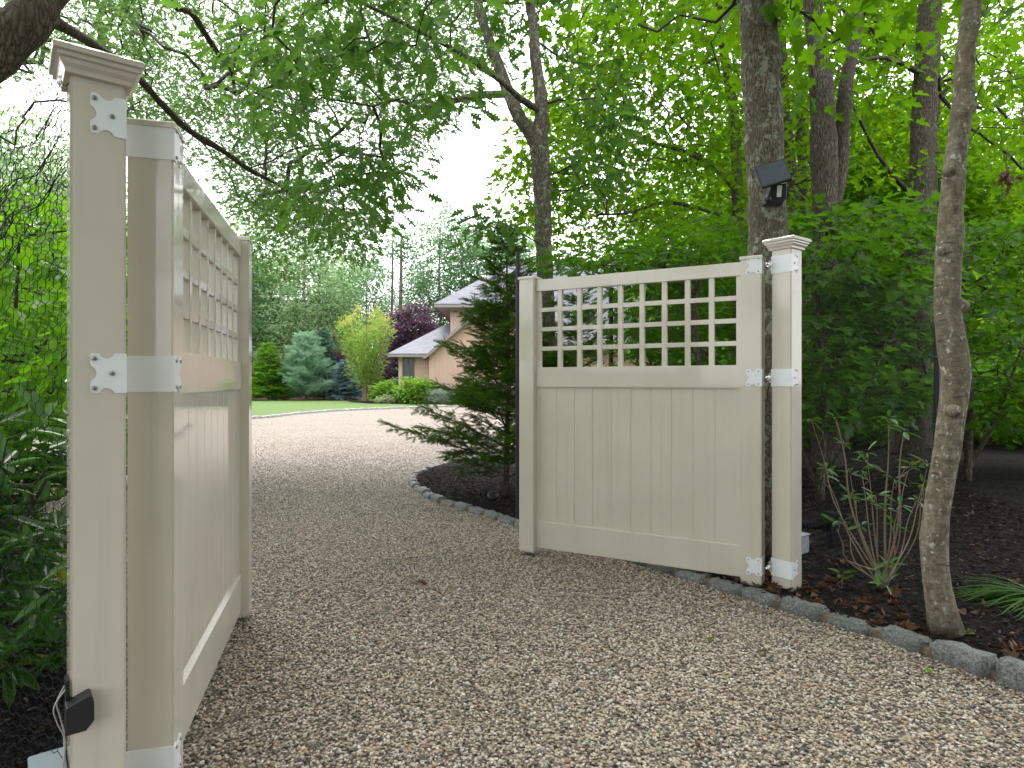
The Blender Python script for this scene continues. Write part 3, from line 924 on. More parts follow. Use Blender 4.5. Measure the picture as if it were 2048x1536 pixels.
def segs_mesh(name, p0, p1, r0, r1, mat, parent, seg=5):
    p0, p1 = np.asarray(p0, float), np.asarray(p1, float)
    N = len(p0)
    t = p1-p0; t /= np.linalg.norm(t, axis=1)[:, None]+1e-9
    a = np.where(np.abs(t[:, 2:3]) < .9, np.array([[0, 0, 1.]]), np.array([[1., 0, 0]]))
    e1 = np.cross(t, a); e1 /= np.linalg.norm(e1, axis=1)[:, None]
    e2 = np.cross(t, e1)
    an = 2*np.pi*np.arange(seg)/seg
    ring = np.cos(an)[None, :, None]*e1[:, None] + np.sin(an)[None, :, None]*e2[:, None]
    co = np.concatenate([p0[:, None]+ring*np.asarray(r0)[:, None, None], p1[:, None]+ring*np.asarray(r1)[:, None, None]], 1)
    co = co.reshape(-1, 3) - (np.array(parent.location)[None] if parent else 0)
    k = np.arange(seg)
    q = np.stack([k, (k+1) % seg, (k+1) % seg+seg, k+seg], 1)
    li = (q[None] + (np.arange(N)*2*seg)[:, None, None]).ravel()
    me = bpy.data.meshes.new(name)
    me.vertices.add(len(co)); me.vertices.foreach_set('co', co.astype(np.float32).ravel())
    me.loops.add(len(li)); me.loops.foreach_set('vertex_index', li.astype(np.int32))
    npl = N*seg
    me.polygons.add(npl); me.polygons.foreach_set('loop_start', (np.arange(npl)*4).astype(np.int32))
    try: me.polygons.foreach_set('loop_total', np.full(npl, 4, np.int32))
    except Exception: pass
    me.polygons.foreach_set('use_smooth', np.ones(npl, bool))
    me.update(calc_edges=True); me.materials.append(mat)
    return link(bpy.data.objects.new(name, me), parent)

def region(poly, z0, z1, n, zp=2.0, gap=0.0, freq=.9, seed=0):
    """n points in the volume seen through a pixel outline between two depths; gap 0..1 opens holes"""
    poly = np.array(poly, float)
    out = []
    lo, hi = poly.min(0), poly.max(0)
    tot = 0
    while tot < n:
        q = lo + (hi-lo)*RNG.random((n*3, 2))
        q = q[pip(q[:, 0], q[:, 1], [tuple(p) for p in poly])]
        z = (z0**(zp+1) + (z1**(zp+1)-z0**(zp+1))*RNG.random(len(q)))**(1/(zp+1))
        p = np.stack([(q[:, 0]-1024)/F*z, z, H-(q[:, 1]-CY)/F*z], 1)
        if gap > 0:
            s = seed*1.7
            nn = (np.sin(p[:, 0]*freq*2.3+s)*np.sin(p[:, 2]*freq*2.9+s*2) + np.sin(p[:, 0]*freq*5.1+p[:, 1]*freq*2+s)*np.cos(p[:, 2]*freq*4.3-p[:, 1]*freq))*.5
            p = p[nn > gap*2-1 + RNG.normal(0, .08, len(p))]
        p = p[p[:, 2] > .15]
        out.append(p); tot += len(p)
    return np.concatenate(out)[:n]

def box_pts(a, b, n):
    return np.array(a) + (np.array(b)-np.array(a))*RNG.random((n, 3))

def ellip(c, r, n, hollow=.45):
    d = RNG.normal(size=(n, 3)); d /= np.linalg.norm(d, axis=1)[:, None]
    u = (hollow**3 + (1-hollow**3)*RNG.random(n))**(1/3)
    return np.array(c) + d*u[:, None]*np.array(r)

def skeleton(stems, clus, r0=.0035, sag=.06, straight=.25):
    """ties every leaf cluster back to the stems: returns branch segments and the outward direction at each cluster"""
    nodes, par, rad = [], [], []
    for pts, rr in stems:
        d = np.r_[0, np.cumsum(np.linalg.norm(np.diff(pts, axis=0), axis=1))]
        k = np.arange(d[-1]*.25, d[-1]+.01, .22)
        for x in k:
            nodes.append([np.interp(x, d, pts[:, j]) for j in range(3)]); par.append(-1); rad.append(np.interp(x, d, rr))
    nodes = [np.array(q) for q in nodes]
    ns = len(nodes)
    S = np.array(nodes)
    dist = np.array([np.min(np.linalg.norm(S-c, axis=1)) for c in clus])
    order = np.argsort(dist)
    cap = ns + 3*len(clus) + 5
    A = np.zeros((cap, 3)); A[:ns] = S
    depth = np.zeros(cap)
    cnt = ns
    par = par + [0]*(cap-ns)
    end = np.zeros(len(clus), int)
    for ci in order:
        c = clus[ci]
        d = np.linalg.norm(A[:cnt]-c, axis=1)
        cost = d + .22*depth[:cnt] + .35*np.maximum(0, A[:cnt, 2]-c[2])
        k = int(np.argmin(cost)); a = A[k]; L = d[k]
        last = k
        nm = 2 if L > .5 else 1
        jit = RNG.normal(0, .07*L+.01, (nm, 3))
        for i in range(1, nm+1):
            f = i/(nm+1)
            q = a + (c-a)*f + jit[i-1]; q[2] += sag*L*math.sin(math.pi*f)
            A[cnt] = q; par[cnt] = last; depth[cnt] = depth[last] + L/(nm+1); last = cnt; cnt += 1
        A[cnt] = c; par[cnt] = last; depth[cnt] = depth[last]+L/(nm+1); end[ci] = cnt; cnt += 1
    w = np.zeros(cnt)
    w[end] = 1
    for i in range(cnt-1, ns-1, -1):
        if par[i] >= 0: w[par[i]] += w[i]
    i = np.arange(ns, cnt)
    p = np.array([par[k] for k in i])
    r1 = r0*np.power(np.maximum(w[i], 1), .48)
    rp = np.where(p < ns, r1*1.15, r0*np.power(np.maximum(w[p], 1), .48))
    rp = np.minimum(rp, r1*1.6)
    out = A[end] - A[[par[k] for k in end]]
    return A[p], A[i], rp, r1, out

def leafset(clus, out, n, rad, size, flat=.55, droop=.25, tilt=.55, var=.25, whorl=False):
    N = len(clus)
    idx = np.repeat(np.arange(N), n)
    g = np.clip(RNG.normal(0, 1, (len(idx), 3)), -1.7, 1.7)*np.array([rad, rad, rad*flat])*.62
    o = out/(np.linalg.norm(out, axis=1)[:, None]+1e-9)
    pos = clus[idx] + g + o[idx]*rad*.2
    dr = g/(rad) + o[idx]*.5 + RNG.normal(0, .45, g.shape)
    dr[:, 2] = dr[:, 2]*.5 - droop
    nr = np.array([0, 0, 1.]) + RNG.normal(0, tilt, g.shape)
    sz = size*np.clip(RNG.normal(1, var, len(idx)), .5, 1.5)
    cl = RNG.random(N)                                      # each spray leans lighter or darker
    rnd = np.clip(.45*RNG.random(len(idx)) + .55*cl[idx], 0, 1)*.92
    return pos, dr, nr, sz, rnd

def stem_px(pts, z=None):
    """[(px, py, depth, width in px)] -> centre line and radii"""
    P3 = np.array([P(a, b, c) for a, b, c, w in pts]); rr = np.array([w/2*c/F for a, b, c, w in pts])
    return P3, rr

def densify(pts, rr, step=.12):
    c = catmull(np.c_[pts, rr], step)
    return c[:, :3], np.maximum(c[:, 3], .002)

def tree(name, label, stems, clus, nl, lrad, lsize, tmpl, lmat, bmat, group=None, cat='tree', twig=None, wob=.16, seg=16, r0=.0035, flat=.55, droop=.25, tilt=.55, knots=(), bstraight=.06):
    base = stems[0][0][0]
    t = thing(name, label, cat, base, 0, group)
    m = WMB()
    for k, (p, r) in enumerate(stems):
        q, rq = densify(np.array(p), np.array(r))
        m.tube(q, rq, seg, True, True, wob, seed=len(label)+k)
    for (kp, kr, kd) in knots:
        kp = np.array(kp); kd = np.array(kd)
        m.tube([kp-kd*.9, kp-kd*.35, kp+kd*.1, kp+kd*.38, kp+kd*.5, kp+kd*.52], [kr*1.9, kr*1.7, kr*1.35, kr*.95, kr*.5, kr*.1], 12, True, True, .35, 3)
    m.build('trunk', bmat, t)
    if len(clus):
        a, b, ra, rb, out = skeleton([(np.array(p), np.array(r)) for p, r in stems], clus, r0, bstraight)
        segs_mesh('branches', a, b, ra, rb, twig or M['twig_dark'], t)
        pos, dr, nr, sz, rnd = leafset(clus, out, nl, lrad, lsize, flat, droop, tilt)
        leaves('crown', tmpl, pos, dr, nr, sz, lmat, t, rnd)
    return t

def cat_(*a): return np.concatenate(a)

# ---------------------------------------------------------------- the near oak on the left, leaning over the drive
s_main = (np.array([(-4.4, 3.0, 0), (-4.0, 3.15, 1.5), (-3.35, 3.4, 2.5), P(0, 92, 3.6), P(72, 28, 3.7), P(150, -60, 3.9), (-1.6, 4.8, 5.2), (-.5, 5.8, 6.6)]),
          np.array([.19, .15, .13, .118, .112, .10, .08, .05]))
s_br = stem_px([(88, 30, 3.72, 26), (130, 55, 3.9, 22), (180, 85, 4.3, 18), (270, 150, 5, 15), (330, 215, 5.8, 13), (380, 262, 6.5, 13), (440, 298, 7.2, 11), (500, 340, 8, 9), (560, 372, 8.8, 6), (620, 415, 9.4, 4)])
s_br2 = stem_px([(330, -120, 5.2, 30), (345, -20, 5.6, 15), (385, 28, 6.0, 13), (415, 75, 6.5, 11), (440, 112, 7, 9), (462, 140, 7.4, 7), (470, 190, 7.8, 5)])
s_br2[0][0] = [-1.6, 4.8, 5.2]
A1 = [(200, -260), (1020, -260), (1010, 60), (940, 160), (885, 240), (860, 310), (815, 350), (770, 390), (735, 440), (650, 480), (560, 440), (440, 350), (330, 300), (240, 190)]
clA = cat_(region(A1, 7.5, 13.5, 1550, 1.2, .24, .9, 1), region([(505, 400), (605, 400), (600, 520), (548, 575), (508, 500)], 8, 11, 34, 1),
           region([(640, 440), (770, 430), (750, 490), (700, 510), (640, 500)], 8, 11, 30, 1), region([(420, 300), (640, 380), (640, 470), (500, 470)], 9, 12.5, 60, 1, .1))
tree('oak_tree', 'dark barked oak leaning in over the drive from the top left corner', [s_main, s_br, s_br2], clA, 30, .34, .088, T_PIN, M['oak_leaf'], M['oak_bark'], r0=.0019, twig=M['twig_dark'], flat=.5, tilt=.6)
# oak beyond the left netting
sL = (np.array([(-8.72, 13.5, 0), (-8.7, 13.5, 3), (-8.68, 13.6, 6), (-8.8, 13.8, 9)]), np.array([.2, .17, .13, .07]))
clL = cat_(region([(-320, -260), (330, -260), (330, 260), (250, 300), (140, 150), (-320, 170)], 9, 15, 850, 1.2, .24, .8, 4),
           region([(-320, 200), (250, 200), (250, 480), (-320, 480)], 13, 19, 80, 1, .3, .6, 2))
tree('oak_tree', 'fine leaved oak filling the sky behind the near gate post and its cap', [sL], clL, 28, .42, .095, T_PIN, M['oak_leaf'], M['oak_bark'], r0=.004)

# ---------------------------------------------------------------- forked tree in the middle
z5 = 8.0
s5 = stem_px([(1100, 962, z5, 44), (1098, 860, z5, 36), (1097, 740, z5, 32), (1092, 600, z5, 33), (1088, 500, z5, 34), (1085, 400, z5, 34), (1082, 330, z5, 37), (1078, 285, z5, 36), (1083, 240, z5, 29), (1080, 180, z5, 25), (1070, 110, z5, 22), (1066, 50, z5, 19), (1055, -30, z5, 17), (1050, -200, z5, 10)])
s5b = stem_px([(1079, 310, z5, 26), (1062, 268, z5, 27), (1038, 232, z5, 26), (1012, 172, z5+.2, 24), (990, 112, z5+.3, 22), (968, 50, z5+.4, 18), (957, 0, z5+.5, 16), (940, -160, z5+.6, 9)])
s5c = stem_px([(1084, 225, z5, 14), (1040, 196, 7.8, 13), (1005, 165, 7.5, 11), (930, 112, 7.2, 9), (850, 68, 6.8, 8), (770, 28, 6.5, 7), (700, -5, 6.2, 6), (600, -60, 5.8, 4)])
s5d = stem_px([(1010, 188, z5+.2, 15), (960, 190, 8.1, 14), (920, 198, 8, 12), (880, 209, 7.9, 11), (840, 215, 7.8, 8), (790, 200, 7.4, 5), (740, 215, 7, 4)])
clB = cat_(region([(520, -260), (930, -260), (930, 60), (940, 120), (930, 180), (895, 250), (850, 275), (780, 240), (690, 180), (590, 150)], 5.2, 7.6, 84, 1, .30, 1.1, 3), region([(900, -260), (1260, -260), (1250, 130), (1150, 170), (1000, 130), (930, 60)], 8.4, 10, 75, 1, .2, 1.1, 3),
           region([(590, 300), (840, 310), (850, 365), (800, 400), (745, 450), (640, 460), (590, 430)], 5.8, 7.6, 20, 1, .2, 1.2, 5),
           region([(440, 60), (590, 40), (640, 200), (560, 270), (470, 230)], 5.2, 7, 16, 1),
           region([(935, 425), (1010, 430), (1000, 485), (945, 475)], 6.4, 7.2, 4, 1),
           region([(1140, 150), (1270, 130), (1240, 380), (1140, 400)], 7, 9.5, 22, 1, .2))
tree('forked_tree', 'grey barked tree forking in two above the drive behind the open gate leaf', [s5, s5b, s5c, s5d], clB, 17, .30, .155, T_OAK, M['bigoak_leaf'], M['lichen_bark'], r0=.0042, tilt=.85, droop=.4)

# ---------------------------------------------------------------- trees right of the drive
s1 = stem_px([(1534, 1105, 4.75, 98), (1534, 1060, 4.75, 80), (1535, 760, 4.75, 76), (1536, 500, 4.75, 75), (1534, 400, 4.75, 74), (1527, 250, 4.75, 73), (1521, 100, 4.75, 72), (1516, 0, 4.75, 72), (1512, -200, 4.75, 66), (1500, -600, 4.75, 50), (1490, -900, 4.75, 30)])
clC = cat_(region([(1045, 360), (1065, 260), (1130, 130), (1180, -260), (1500, -260), (1500, 440), (1260, 480), (1080, 480), (1040, 440)], 8.5, 14, 520, 1.3, .20, .8, 7))
tree('maple_tree', 'thick lichen covered trunk carrying the solar floodlight', [s1], box_pts((.2, 3.4, 4.6), (4.6, 8.5, 8.5), 110), 20, .4, .14, T_MAPLE, M['maple_deep'], M['lichen_bark'], r0=.005, seg=22)
sC = stem_px([(1474, 905, 11, 30), (1474, 700, 11, 26), (1476, 480, 11, 24), (1474, 360, 11, 22), (1466, 220, 11, 20), (1440, 60, 11, 16), (1420, -100, 11, 12)])
sCb = stem_px([(1474, 380, 11, 14), (1420, 330, 10.6, 10), (1360, 300, 10.2, 9), (1290, 280, 9.8, 7), (1220, 240, 9.6, 5)])
sCc = stem_px([(1473, 440, 11, 10), (1410, 420, 10.6, 8), (1330, 405, 10.2, 7), (1260, 425, 10, 5), (1190, 430, 9.8, 4)])
tree('maple_tree', 'bright green maple with thin dark trunk filling the gap above the gate leaf', [sC, sCb, sCc], clC, 30, .42, .102, T_MAPLE, M['maple_leaf'], M['dark_bark'], r0=.0032)
s4 = stem_px([(1655, 930, 8, 66), (1653, 850, 8, 58), (1652, 700, 8, 53), (1650, 450, 8, 47), (1648, 300, 8, 49), (1642, 170, 8, 44), (1632, 60, 8, 37), (1625, 0, 8, 34), (1612, -200, 8, 22)])
s4b = stem_px([(1662, 420, 8.05, 34), (1680, 330, 8.1, 31), (1686, 240, 8.1, 28), (1694, 160, 8.1, 26), (1712, 60, 8.2, 22), (1730, -80, 8.3, 14)])
clD1 = region([(1490, -260), (1800, -260), (1800, 330), (1700, 380), (1600, 420), (1560, 440), (1500, 400)], 8.5, 14, 250, 1.3, .26, .8, 9)
tree('maple_tree', 'dark trunked maple forking in two just right of the floodlight trunk', [s4, s4b], clD1, 30, .42, .102, T_MAPLE, M['maple_leaf'], M['dark_bark'], r0=.0035)
s3 = stem_px([(1812, 912, 9.5, 66), (1815, 860, 9.5, 54), (1819, 740, 9.5, 48), (1828, 600, 9.5, 46), (1836, 450, 9.5, 46), (1845, 300, 9.5, 44), (1852, 150, 9.5, 43), (1860, 0, 9.5, 40), (1868, -220, 9.5, 28)])
s3b = stem_px([(1848, 150, 9.5, 12), (1800, 125, 9.2, 10), (1760, 115, 9, 8), (1700, 130, 8.8, 6), (1640, 160, 8.5, 4)])
s3c = stem_px([(1834, 400, 9.5, 13), (1790, 355, 9.2, 9), (1750, 300, 9, 7), (1700, 200, 8.7, 5)])
clD2 = region([(1780, -260), (2330, -260), (2330, 420), (2060, 470), (2000, 330), (1900, 330), (1780, 350)], 8.5, 15, 330, 1.3, .27, .8, 12)
tree('maple_tree', 'dark straight trunk standing between the far gate post and the pale crooked trunk', [s3, s3b, s3c], clD2, 30, .42, .102, T_MAPLE, M['maple_leaf'], M['dark_bark'], r0=.0035)
z2 = 3.28
s2 = stem_px([(1893, 1262, z2, 78), (1884, 1225, z2, 62), (1875, 1180, z2, 58), (1868, 1090, z2, 57), (1877, 1000, z2, 55), (1893, 900, z2, 55), (1907, 810, z2, 56), (1914, 745, z2, 60), (1906, 700, z2, 64), (1895, 620, z2, 54), (1896, 540, z2, 54), (1899, 480, z2, 54), (1905, 380, z2, 48), (1914, 290, z2, 45), (1926, 200, z2, 43), (1930, 120, z2, 41), (1940, 40, z2, 40), (1948, -40, z2, 38), (1975, -260, z2, 30), (2010, -600, z2, 16)])
s2 = (s2[0], s2[1]*.86)
kn = [(P(1940, 215, z2-.02), .024, np.array([.05, -.02, .02])), (P(1930, 612, z2-.03), .020, np.array([.035, -.02, -.005])), (P(1902, 340, z2-.05), .014, np.array([0, -.03, .0])), (P(1885, 500, z2-.04), .018, np.array([-.035, -.02, .0])), (P(1912, 820, z2-.06), .018, np.array([.0, -.03, .01]))]
tree('maple_tree', 'pale mottled crooked trunk nearest on the right', [s2], box_pts((1.6, 2.6, 4.0), (4.2, 5.2, 5.6), 30), 16, .35, .13, T_MAPLE, M['maple_deep'], M['pale_bark'], r0=.004, seg=24, wob=.13, knots=kn)
s6 = stem_px([(1592, 900, 12, 30), (1590, 600, 12, 26), (1588, 420, 12, 24), (1578, 300, 12, 22), (1568, 200, 12, 20), (1560, 0, 12, 14)])
tree('slim_tree', 'slim dark trunk close behind the right edge of the floodlight trunk', [s6], region([(1380, -100), (1640, -100), (1640, 250), (1400, 330)], 11.5, 15, 60, 1), 20, .5, .13, T_MAPLE, M['maple_leaf'], M['dark_bark'])
s7 = stem_px([(1612, 900, 13, 22), (1610, 600, 13, 19), (1606, 400, 13, 18), (1601, 250, 13, 17), (1596, 100, 13, 14), (1590, -60, 13, 9)])
tree('slim_tree', 'slimmest grey trunk between the floodlight trunk and the forked dark maple', [s7], region([(1560, -100), (1760, -100), (1760, 250), (1560, 300)], 12.5, 16, 50, 1), 20, .5, .13, T_MAPLE, M['maple_leaf'], M['dark_bark'])
s8 = stem_px([(1846, 905, 12.5, 34), (1846, 760, 12.5, 30), (1850, 600, 12.5, 28), (1858, 420, 12.5, 27), (1868, 200, 12.5, 22), (1874, -40, 12.5, 14)])
tree('slim_tree', 'grey trunk peeping out behind the dark straight trunk', [s8], region([(1760, 60), (2100, 60), (2100, 330), (1800, 330)], 12, 17, 80, 1, .3), 20, .5, .13, T_MAPLE, M['maple_deep'], M['dark_bark'])

# ---------------------------------------------------------------- shaded understory
def sapling(label, base, clus, nl, lrad, ls, tm, mat, height, name='understory_tree'):
    b = np.array(base)
    st = (np.array([b, b+[.05, .02, height*.4], b+[.0, .1, height*.75], b+[.1, .1, height]]), np.array([.05, .04, .03, .015]))
    st2 = (np.array([b+[0, .02, .1], b+[-.35, .1, height*.35], b+[-.6, .1, height*.65]]), np.array([.03, .025, .012]))
    st3 = (np.array([b+[0, .02, .1], b+[.4, .0, height*.3], b+[.8, .1, height*.6]]), np.array([.03, .025, .012]))
    return tree(name, label, [st, st2, st3], clus, nl, lrad, ls, tm, mat, M['dark_bark'], r0=.003, seg=8, flat=.22, droop=.18, tilt=.38, bstraight=.04)
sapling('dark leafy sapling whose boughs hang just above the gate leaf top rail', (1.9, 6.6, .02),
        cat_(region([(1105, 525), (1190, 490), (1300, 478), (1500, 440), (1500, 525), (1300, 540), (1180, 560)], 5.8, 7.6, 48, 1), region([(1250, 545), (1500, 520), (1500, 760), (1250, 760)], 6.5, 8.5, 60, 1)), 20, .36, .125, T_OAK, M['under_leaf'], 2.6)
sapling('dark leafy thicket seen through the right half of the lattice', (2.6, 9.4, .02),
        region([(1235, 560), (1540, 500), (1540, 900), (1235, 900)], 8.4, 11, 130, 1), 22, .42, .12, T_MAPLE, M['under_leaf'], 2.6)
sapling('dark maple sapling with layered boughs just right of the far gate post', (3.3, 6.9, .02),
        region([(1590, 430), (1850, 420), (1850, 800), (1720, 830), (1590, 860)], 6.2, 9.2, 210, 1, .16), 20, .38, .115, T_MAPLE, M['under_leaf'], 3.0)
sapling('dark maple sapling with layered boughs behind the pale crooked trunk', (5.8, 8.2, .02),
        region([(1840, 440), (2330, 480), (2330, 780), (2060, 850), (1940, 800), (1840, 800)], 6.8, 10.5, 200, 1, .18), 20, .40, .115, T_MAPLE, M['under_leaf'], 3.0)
sapling('lime green sapling catching light far right behind the pale crooked trunk', (13.0, 18, .07),
        region([(1900, 540), (2340, 520), (2340, 680), (2000, 690), (1915, 640)], 14, 20, 130, 1, .1), 24, .6, .15, T_MAPLE, M['lime_leaf'], 4.5)
sapling('low lime green sapling glowing far behind the bare shrub', (9.2, 17.5, .07),
        region([(1630, 770), (1780, 770), (1780, 885), (1650, 885)], 15, 19, 60, 1, .1), 24, .6, .15, T_MAPLE, M['lime_leaf'], 1.8)
sapling('small dark bough of maple leaves low at the far right above the mulch', (7.6, 9.0, .02),
        region([(1930, 800), (2250, 800), (2250, 860), (2060, 885), (1960, 860)], 7.5, 9.5, 46, 1), 18, .36, .11, T_MAPLE, M['maple_deep'], 1.3)

# far woodland on the right and behind the house: copies of three builds
def wood_tree(label, x, y, h, cr, n, nl, ls, lmat, group, tm=T_RHOMB, tw=.16, low=.35, gap=.0, bm=None, name='woodland_tree'):
    st = (np.array([(x, y, 0), (x+.1, y, h*.3), (x-.1, y+.1, h*.6), (x+.1, y, h*.92)]), np.array([tw, tw*.8, tw*.6, tw*.2]))
    c = ellip((x, y, h*(low+1)/2), (cr, cr, h*(1-low)/2), n, .35)
    return tree(name, label, [st], c, nl, cr*.26, ls, tm, lmat, bm or M['dark_bark'], group, r0=.012, seg=8, wob=.1)
def copy_tree(o, loc, rz=0, sc=1.0, label=None, group=None):
    r = o.copy(); COL.objects.link(r); r.location = loc; r.rotation_euler = (0, 0, rz); r.scale = (sc, sc, sc)
    if label: r['label'] = label
    if group: r['group'] = group
    for ch in list(o.children):
        c = ch.copy(); COL.objects.link(c); c.parent = r
        for g in list(ch.children):
            d = g.copy(); COL.objects.link(d); d.parent = c
    return r
WL, WG = 'shady woodland tree in the deep background right of the drive', 'background woodland trees on the right'
w1 = wood_tree(WL, 9, 21, 11, 3.2, 150, 60, .22, M['maple_deep'], WG, T_MAPLE, low=.12)
w2 = wood_tree(WL, 15, 24, 12, 3.4, 150, 60, .24, M['maple_leaf'], WG, T_MAPLE, low=.10)
for k, (x, y) in enumerate([(12, 19.5), (18.5, 21), (22, 26), (8, 27), (12.5, 29), (17, 31), (25, 33), (21, 37), (29, 28), (14, 38), (31, 40), (5.2, 41), (9, 46)]):
    copy_tree(w1 if k % 2 else w2, (x, y, 0), k*1.9, .85+.05*(k % 5))
UL, UG = 'low dark undergrowth bush in the far shade on the right', 'undergrowth bushes on the right'
def bush(name, label, c, r, n, nl, ls, tm, mat, cat='shrub', group=None, lrad=None, stems=5, sm=None, tilt=.7, droop=.1, hollow=.5, flat=.8):
    c = np.array(c, float)
    st = []
    for k in range(stems):
        a = 2*math.pi*k/stems + .3
        st.append((np.array([c+[.02*math.cos(a), .02*math.sin(a), 0], c+[r[0]*.3*math.cos(a), r[1]*.3*math.sin(a), r[2]*.5], c+[r[0]*.6*math.cos(a), r[1]*.6*math.sin(a), r[2]*1.1]]), np.array([.016, .012, .005])*max(1, r[2])))
    cl = ellip(c+[0, 0, r[2]*.95], r, n, hollow)
    cl = cl[cl[:, 2] > c[2]+.04]
    return tree(name, label, st, cl, nl, lrad or r[0]*.2, ls, tm, mat, sm or M['twig'], group, cat, sm or M['twig'], wob=0, seg=6, r0=.003, flat=flat, tilt=tilt, droop=droop)
u1 = bush('undergrowth_bush', UL, (8, 16, 0), (1.6, 1.4, 1.0), 60, 46, .15, T_MAPLE, M['under_leaf'], group=UG)
for k, (x, y) in enumerate([(11, 15.5), (14, 17), (17, 19), (6.5, 19), (10, 22), (14, 23.5), (19, 26), (5.6, 15), (7.4, 13.4), (9.6, 13.0), (12, 13.6), (5.0, 13.2), (15, 15), (20, 21), (24, 24), (12.5, 19.5)]):
    copy_tree(u1, (x, y, 0), k*1.3, .8+.12*(k % 4))

# ---------------------------------------------------------------- left side shrubs behind the netting
bushL = region([(-330, 420), (20, 395), (110, 400), (170, 470), (225, 560), (225, 880), (-330, 880)], 2.7, 4.8, 340, 1, .05)
st = [(np.array([(-3.0, 3.7, .05), (-2.9, 3.7, 1.0), (-2.75, 3.6, 2.2)]), np.array([.02, .016, .006])), (np.array([(-3.2, 3.8, .05), (-3.5, 3.6, 1.0), (-3.6, 3.5, 2.0)]), np.array([.02, .016, .006])), (np.array([(-2.9, 3.9, .05), (-2.6, 4.0, .8), (-2.4, 4.0, 1.7)]), np.array([.02, .016, .006]))]
tree('privet_shrub', 'tall bright green shrub behind the wire netting left of the near post', st, bushL, 18, .19, .072, T_OVAL, M['privet_leaf'], M['twig_dark'], cat='shrub', seg=6, wob=0, r0=.0018, flat=.35, droop=.3, tilt=.42)
rh = cat_(region([(-330, 850), (180, 850), (180, 1200), (120, 1350), (-330, 1350)], 2.15, 3.5, 230, 1, .05))
rh = rh[rh[:, 2] > .22]
st = [(np.array([(-2.35, 2.5, .05), (-2.3+.25*math.cos(k), 2.5+.2*math.sin(k), .5), (-2.3+.5*math.cos(k), 2.5+.45*math.sin(k), .95)]), np.array([.02, .014, .006])) for k in (0, 1.3, 2.6, 3.9, 5.2)]
def whorl_shrub(name, label, st, cl, nl, ls, mat, tm, bm, flatness=.25):
    t = thing(name, label, 'shrub', st[0][0][0])
    m = WMB()
    for p, r in st:
        q, rq = densify(p, r, .05); m.tube(q, rq, 7)
    m.build('stems', bm, t)
    a, b, ra, rb, out = skeleton(st, cl, .002, .04)
    segs_mesh('branches', a, b, ra, rb, bm, t)
    N = len(cl); idx = np.repeat(np.arange(N), nl)
    k = np.tile(np.arange(nl), N)
    an = 2*np.pi*k/nl + RNG.random(N)[idx]*6.28 + RNG.normal(0, .25, len(idx))
    el = RNG.normal(.12, .32, len(idx))
    tl = RNG.normal(0, .3, (N, 2))
    dr = np.stack([np.cos(an)*np.cos(el), np.sin(an)*np.cos(el), np.sin(el) + tl[idx, 0]*np.cos(an) + tl[idx, 1]*np.sin(an)], 1)
    nr = np.stack([-np.cos(an)*.35, -np.sin(an)*.35, np.ones(len(idx))], 1) + RNG.normal(0, .22, (len(idx), 3))
    sz = ls*np.clip(RNG.normal(1, .22, len(idx)), .5, 1.4)
    rnd = RNG.random(len(idx))*.9; rnd[RNG.random(len(idx)) < .012] = 1
    leaves('foliage', tm, cl[idx] + dr*.012, dr, nr, sz, mat, t, rnd)
    return t
whorl_shrub('rhododendron_shrub', 'dark glossy long leaved shrub low down left of the near post', st, rh, 8, .125, M['rhodo_leaf'], T_LANCE, M['twig_dark'])
tree('hedge_shrub', 'deep green hedge mass further back behind the left shrubs', [(np.array([(-6.2, 6.2, .05), (-6.1, 6.2, 1.2), (-6, 6.2, 2.4)]), np.array([.05, .04, .02]))],
     region([(-420, 440), (330, 430), (330, 960), (-420, 960)], 5.2, 8.5, 330, 1), 24, .4, .10, T_OVAL, M['under_leaf'], M['dark_bark'], cat='shrub', seg=8)
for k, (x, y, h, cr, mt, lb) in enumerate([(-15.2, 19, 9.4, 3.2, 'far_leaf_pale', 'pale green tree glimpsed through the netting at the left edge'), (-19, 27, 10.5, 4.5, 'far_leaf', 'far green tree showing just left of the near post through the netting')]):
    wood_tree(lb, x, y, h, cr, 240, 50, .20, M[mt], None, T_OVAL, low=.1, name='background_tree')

# ---------------------------------------------------------------- trees beyond the lawn
BL, BG = 'tall sunlit tree in the wall of woods beyond the lawn', 'trees beyond the lawn'
def pxx(px, z): return (px-1024)/F*z
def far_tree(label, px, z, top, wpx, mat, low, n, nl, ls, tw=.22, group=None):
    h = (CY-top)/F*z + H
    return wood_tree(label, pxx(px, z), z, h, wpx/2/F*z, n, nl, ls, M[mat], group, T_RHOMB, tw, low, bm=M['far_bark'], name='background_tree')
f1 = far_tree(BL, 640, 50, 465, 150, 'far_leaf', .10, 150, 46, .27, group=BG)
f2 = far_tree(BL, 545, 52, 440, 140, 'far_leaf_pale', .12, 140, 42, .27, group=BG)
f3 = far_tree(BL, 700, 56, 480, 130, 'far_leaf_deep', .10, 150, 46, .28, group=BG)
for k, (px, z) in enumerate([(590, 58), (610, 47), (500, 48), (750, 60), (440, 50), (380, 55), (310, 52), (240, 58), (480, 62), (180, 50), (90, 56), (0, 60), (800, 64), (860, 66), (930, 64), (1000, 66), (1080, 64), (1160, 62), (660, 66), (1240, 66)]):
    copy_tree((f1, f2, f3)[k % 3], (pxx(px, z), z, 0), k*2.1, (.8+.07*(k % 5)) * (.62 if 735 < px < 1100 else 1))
SL, SG = 'thin airy tree with open crown rising behind the house against white sky', 'thin airy trees behind the house'
g1 = far_tree(SL, 880, 58, 400, 125, 'far_leaf_deep', .26, 190, 48, .25, .14, SG)
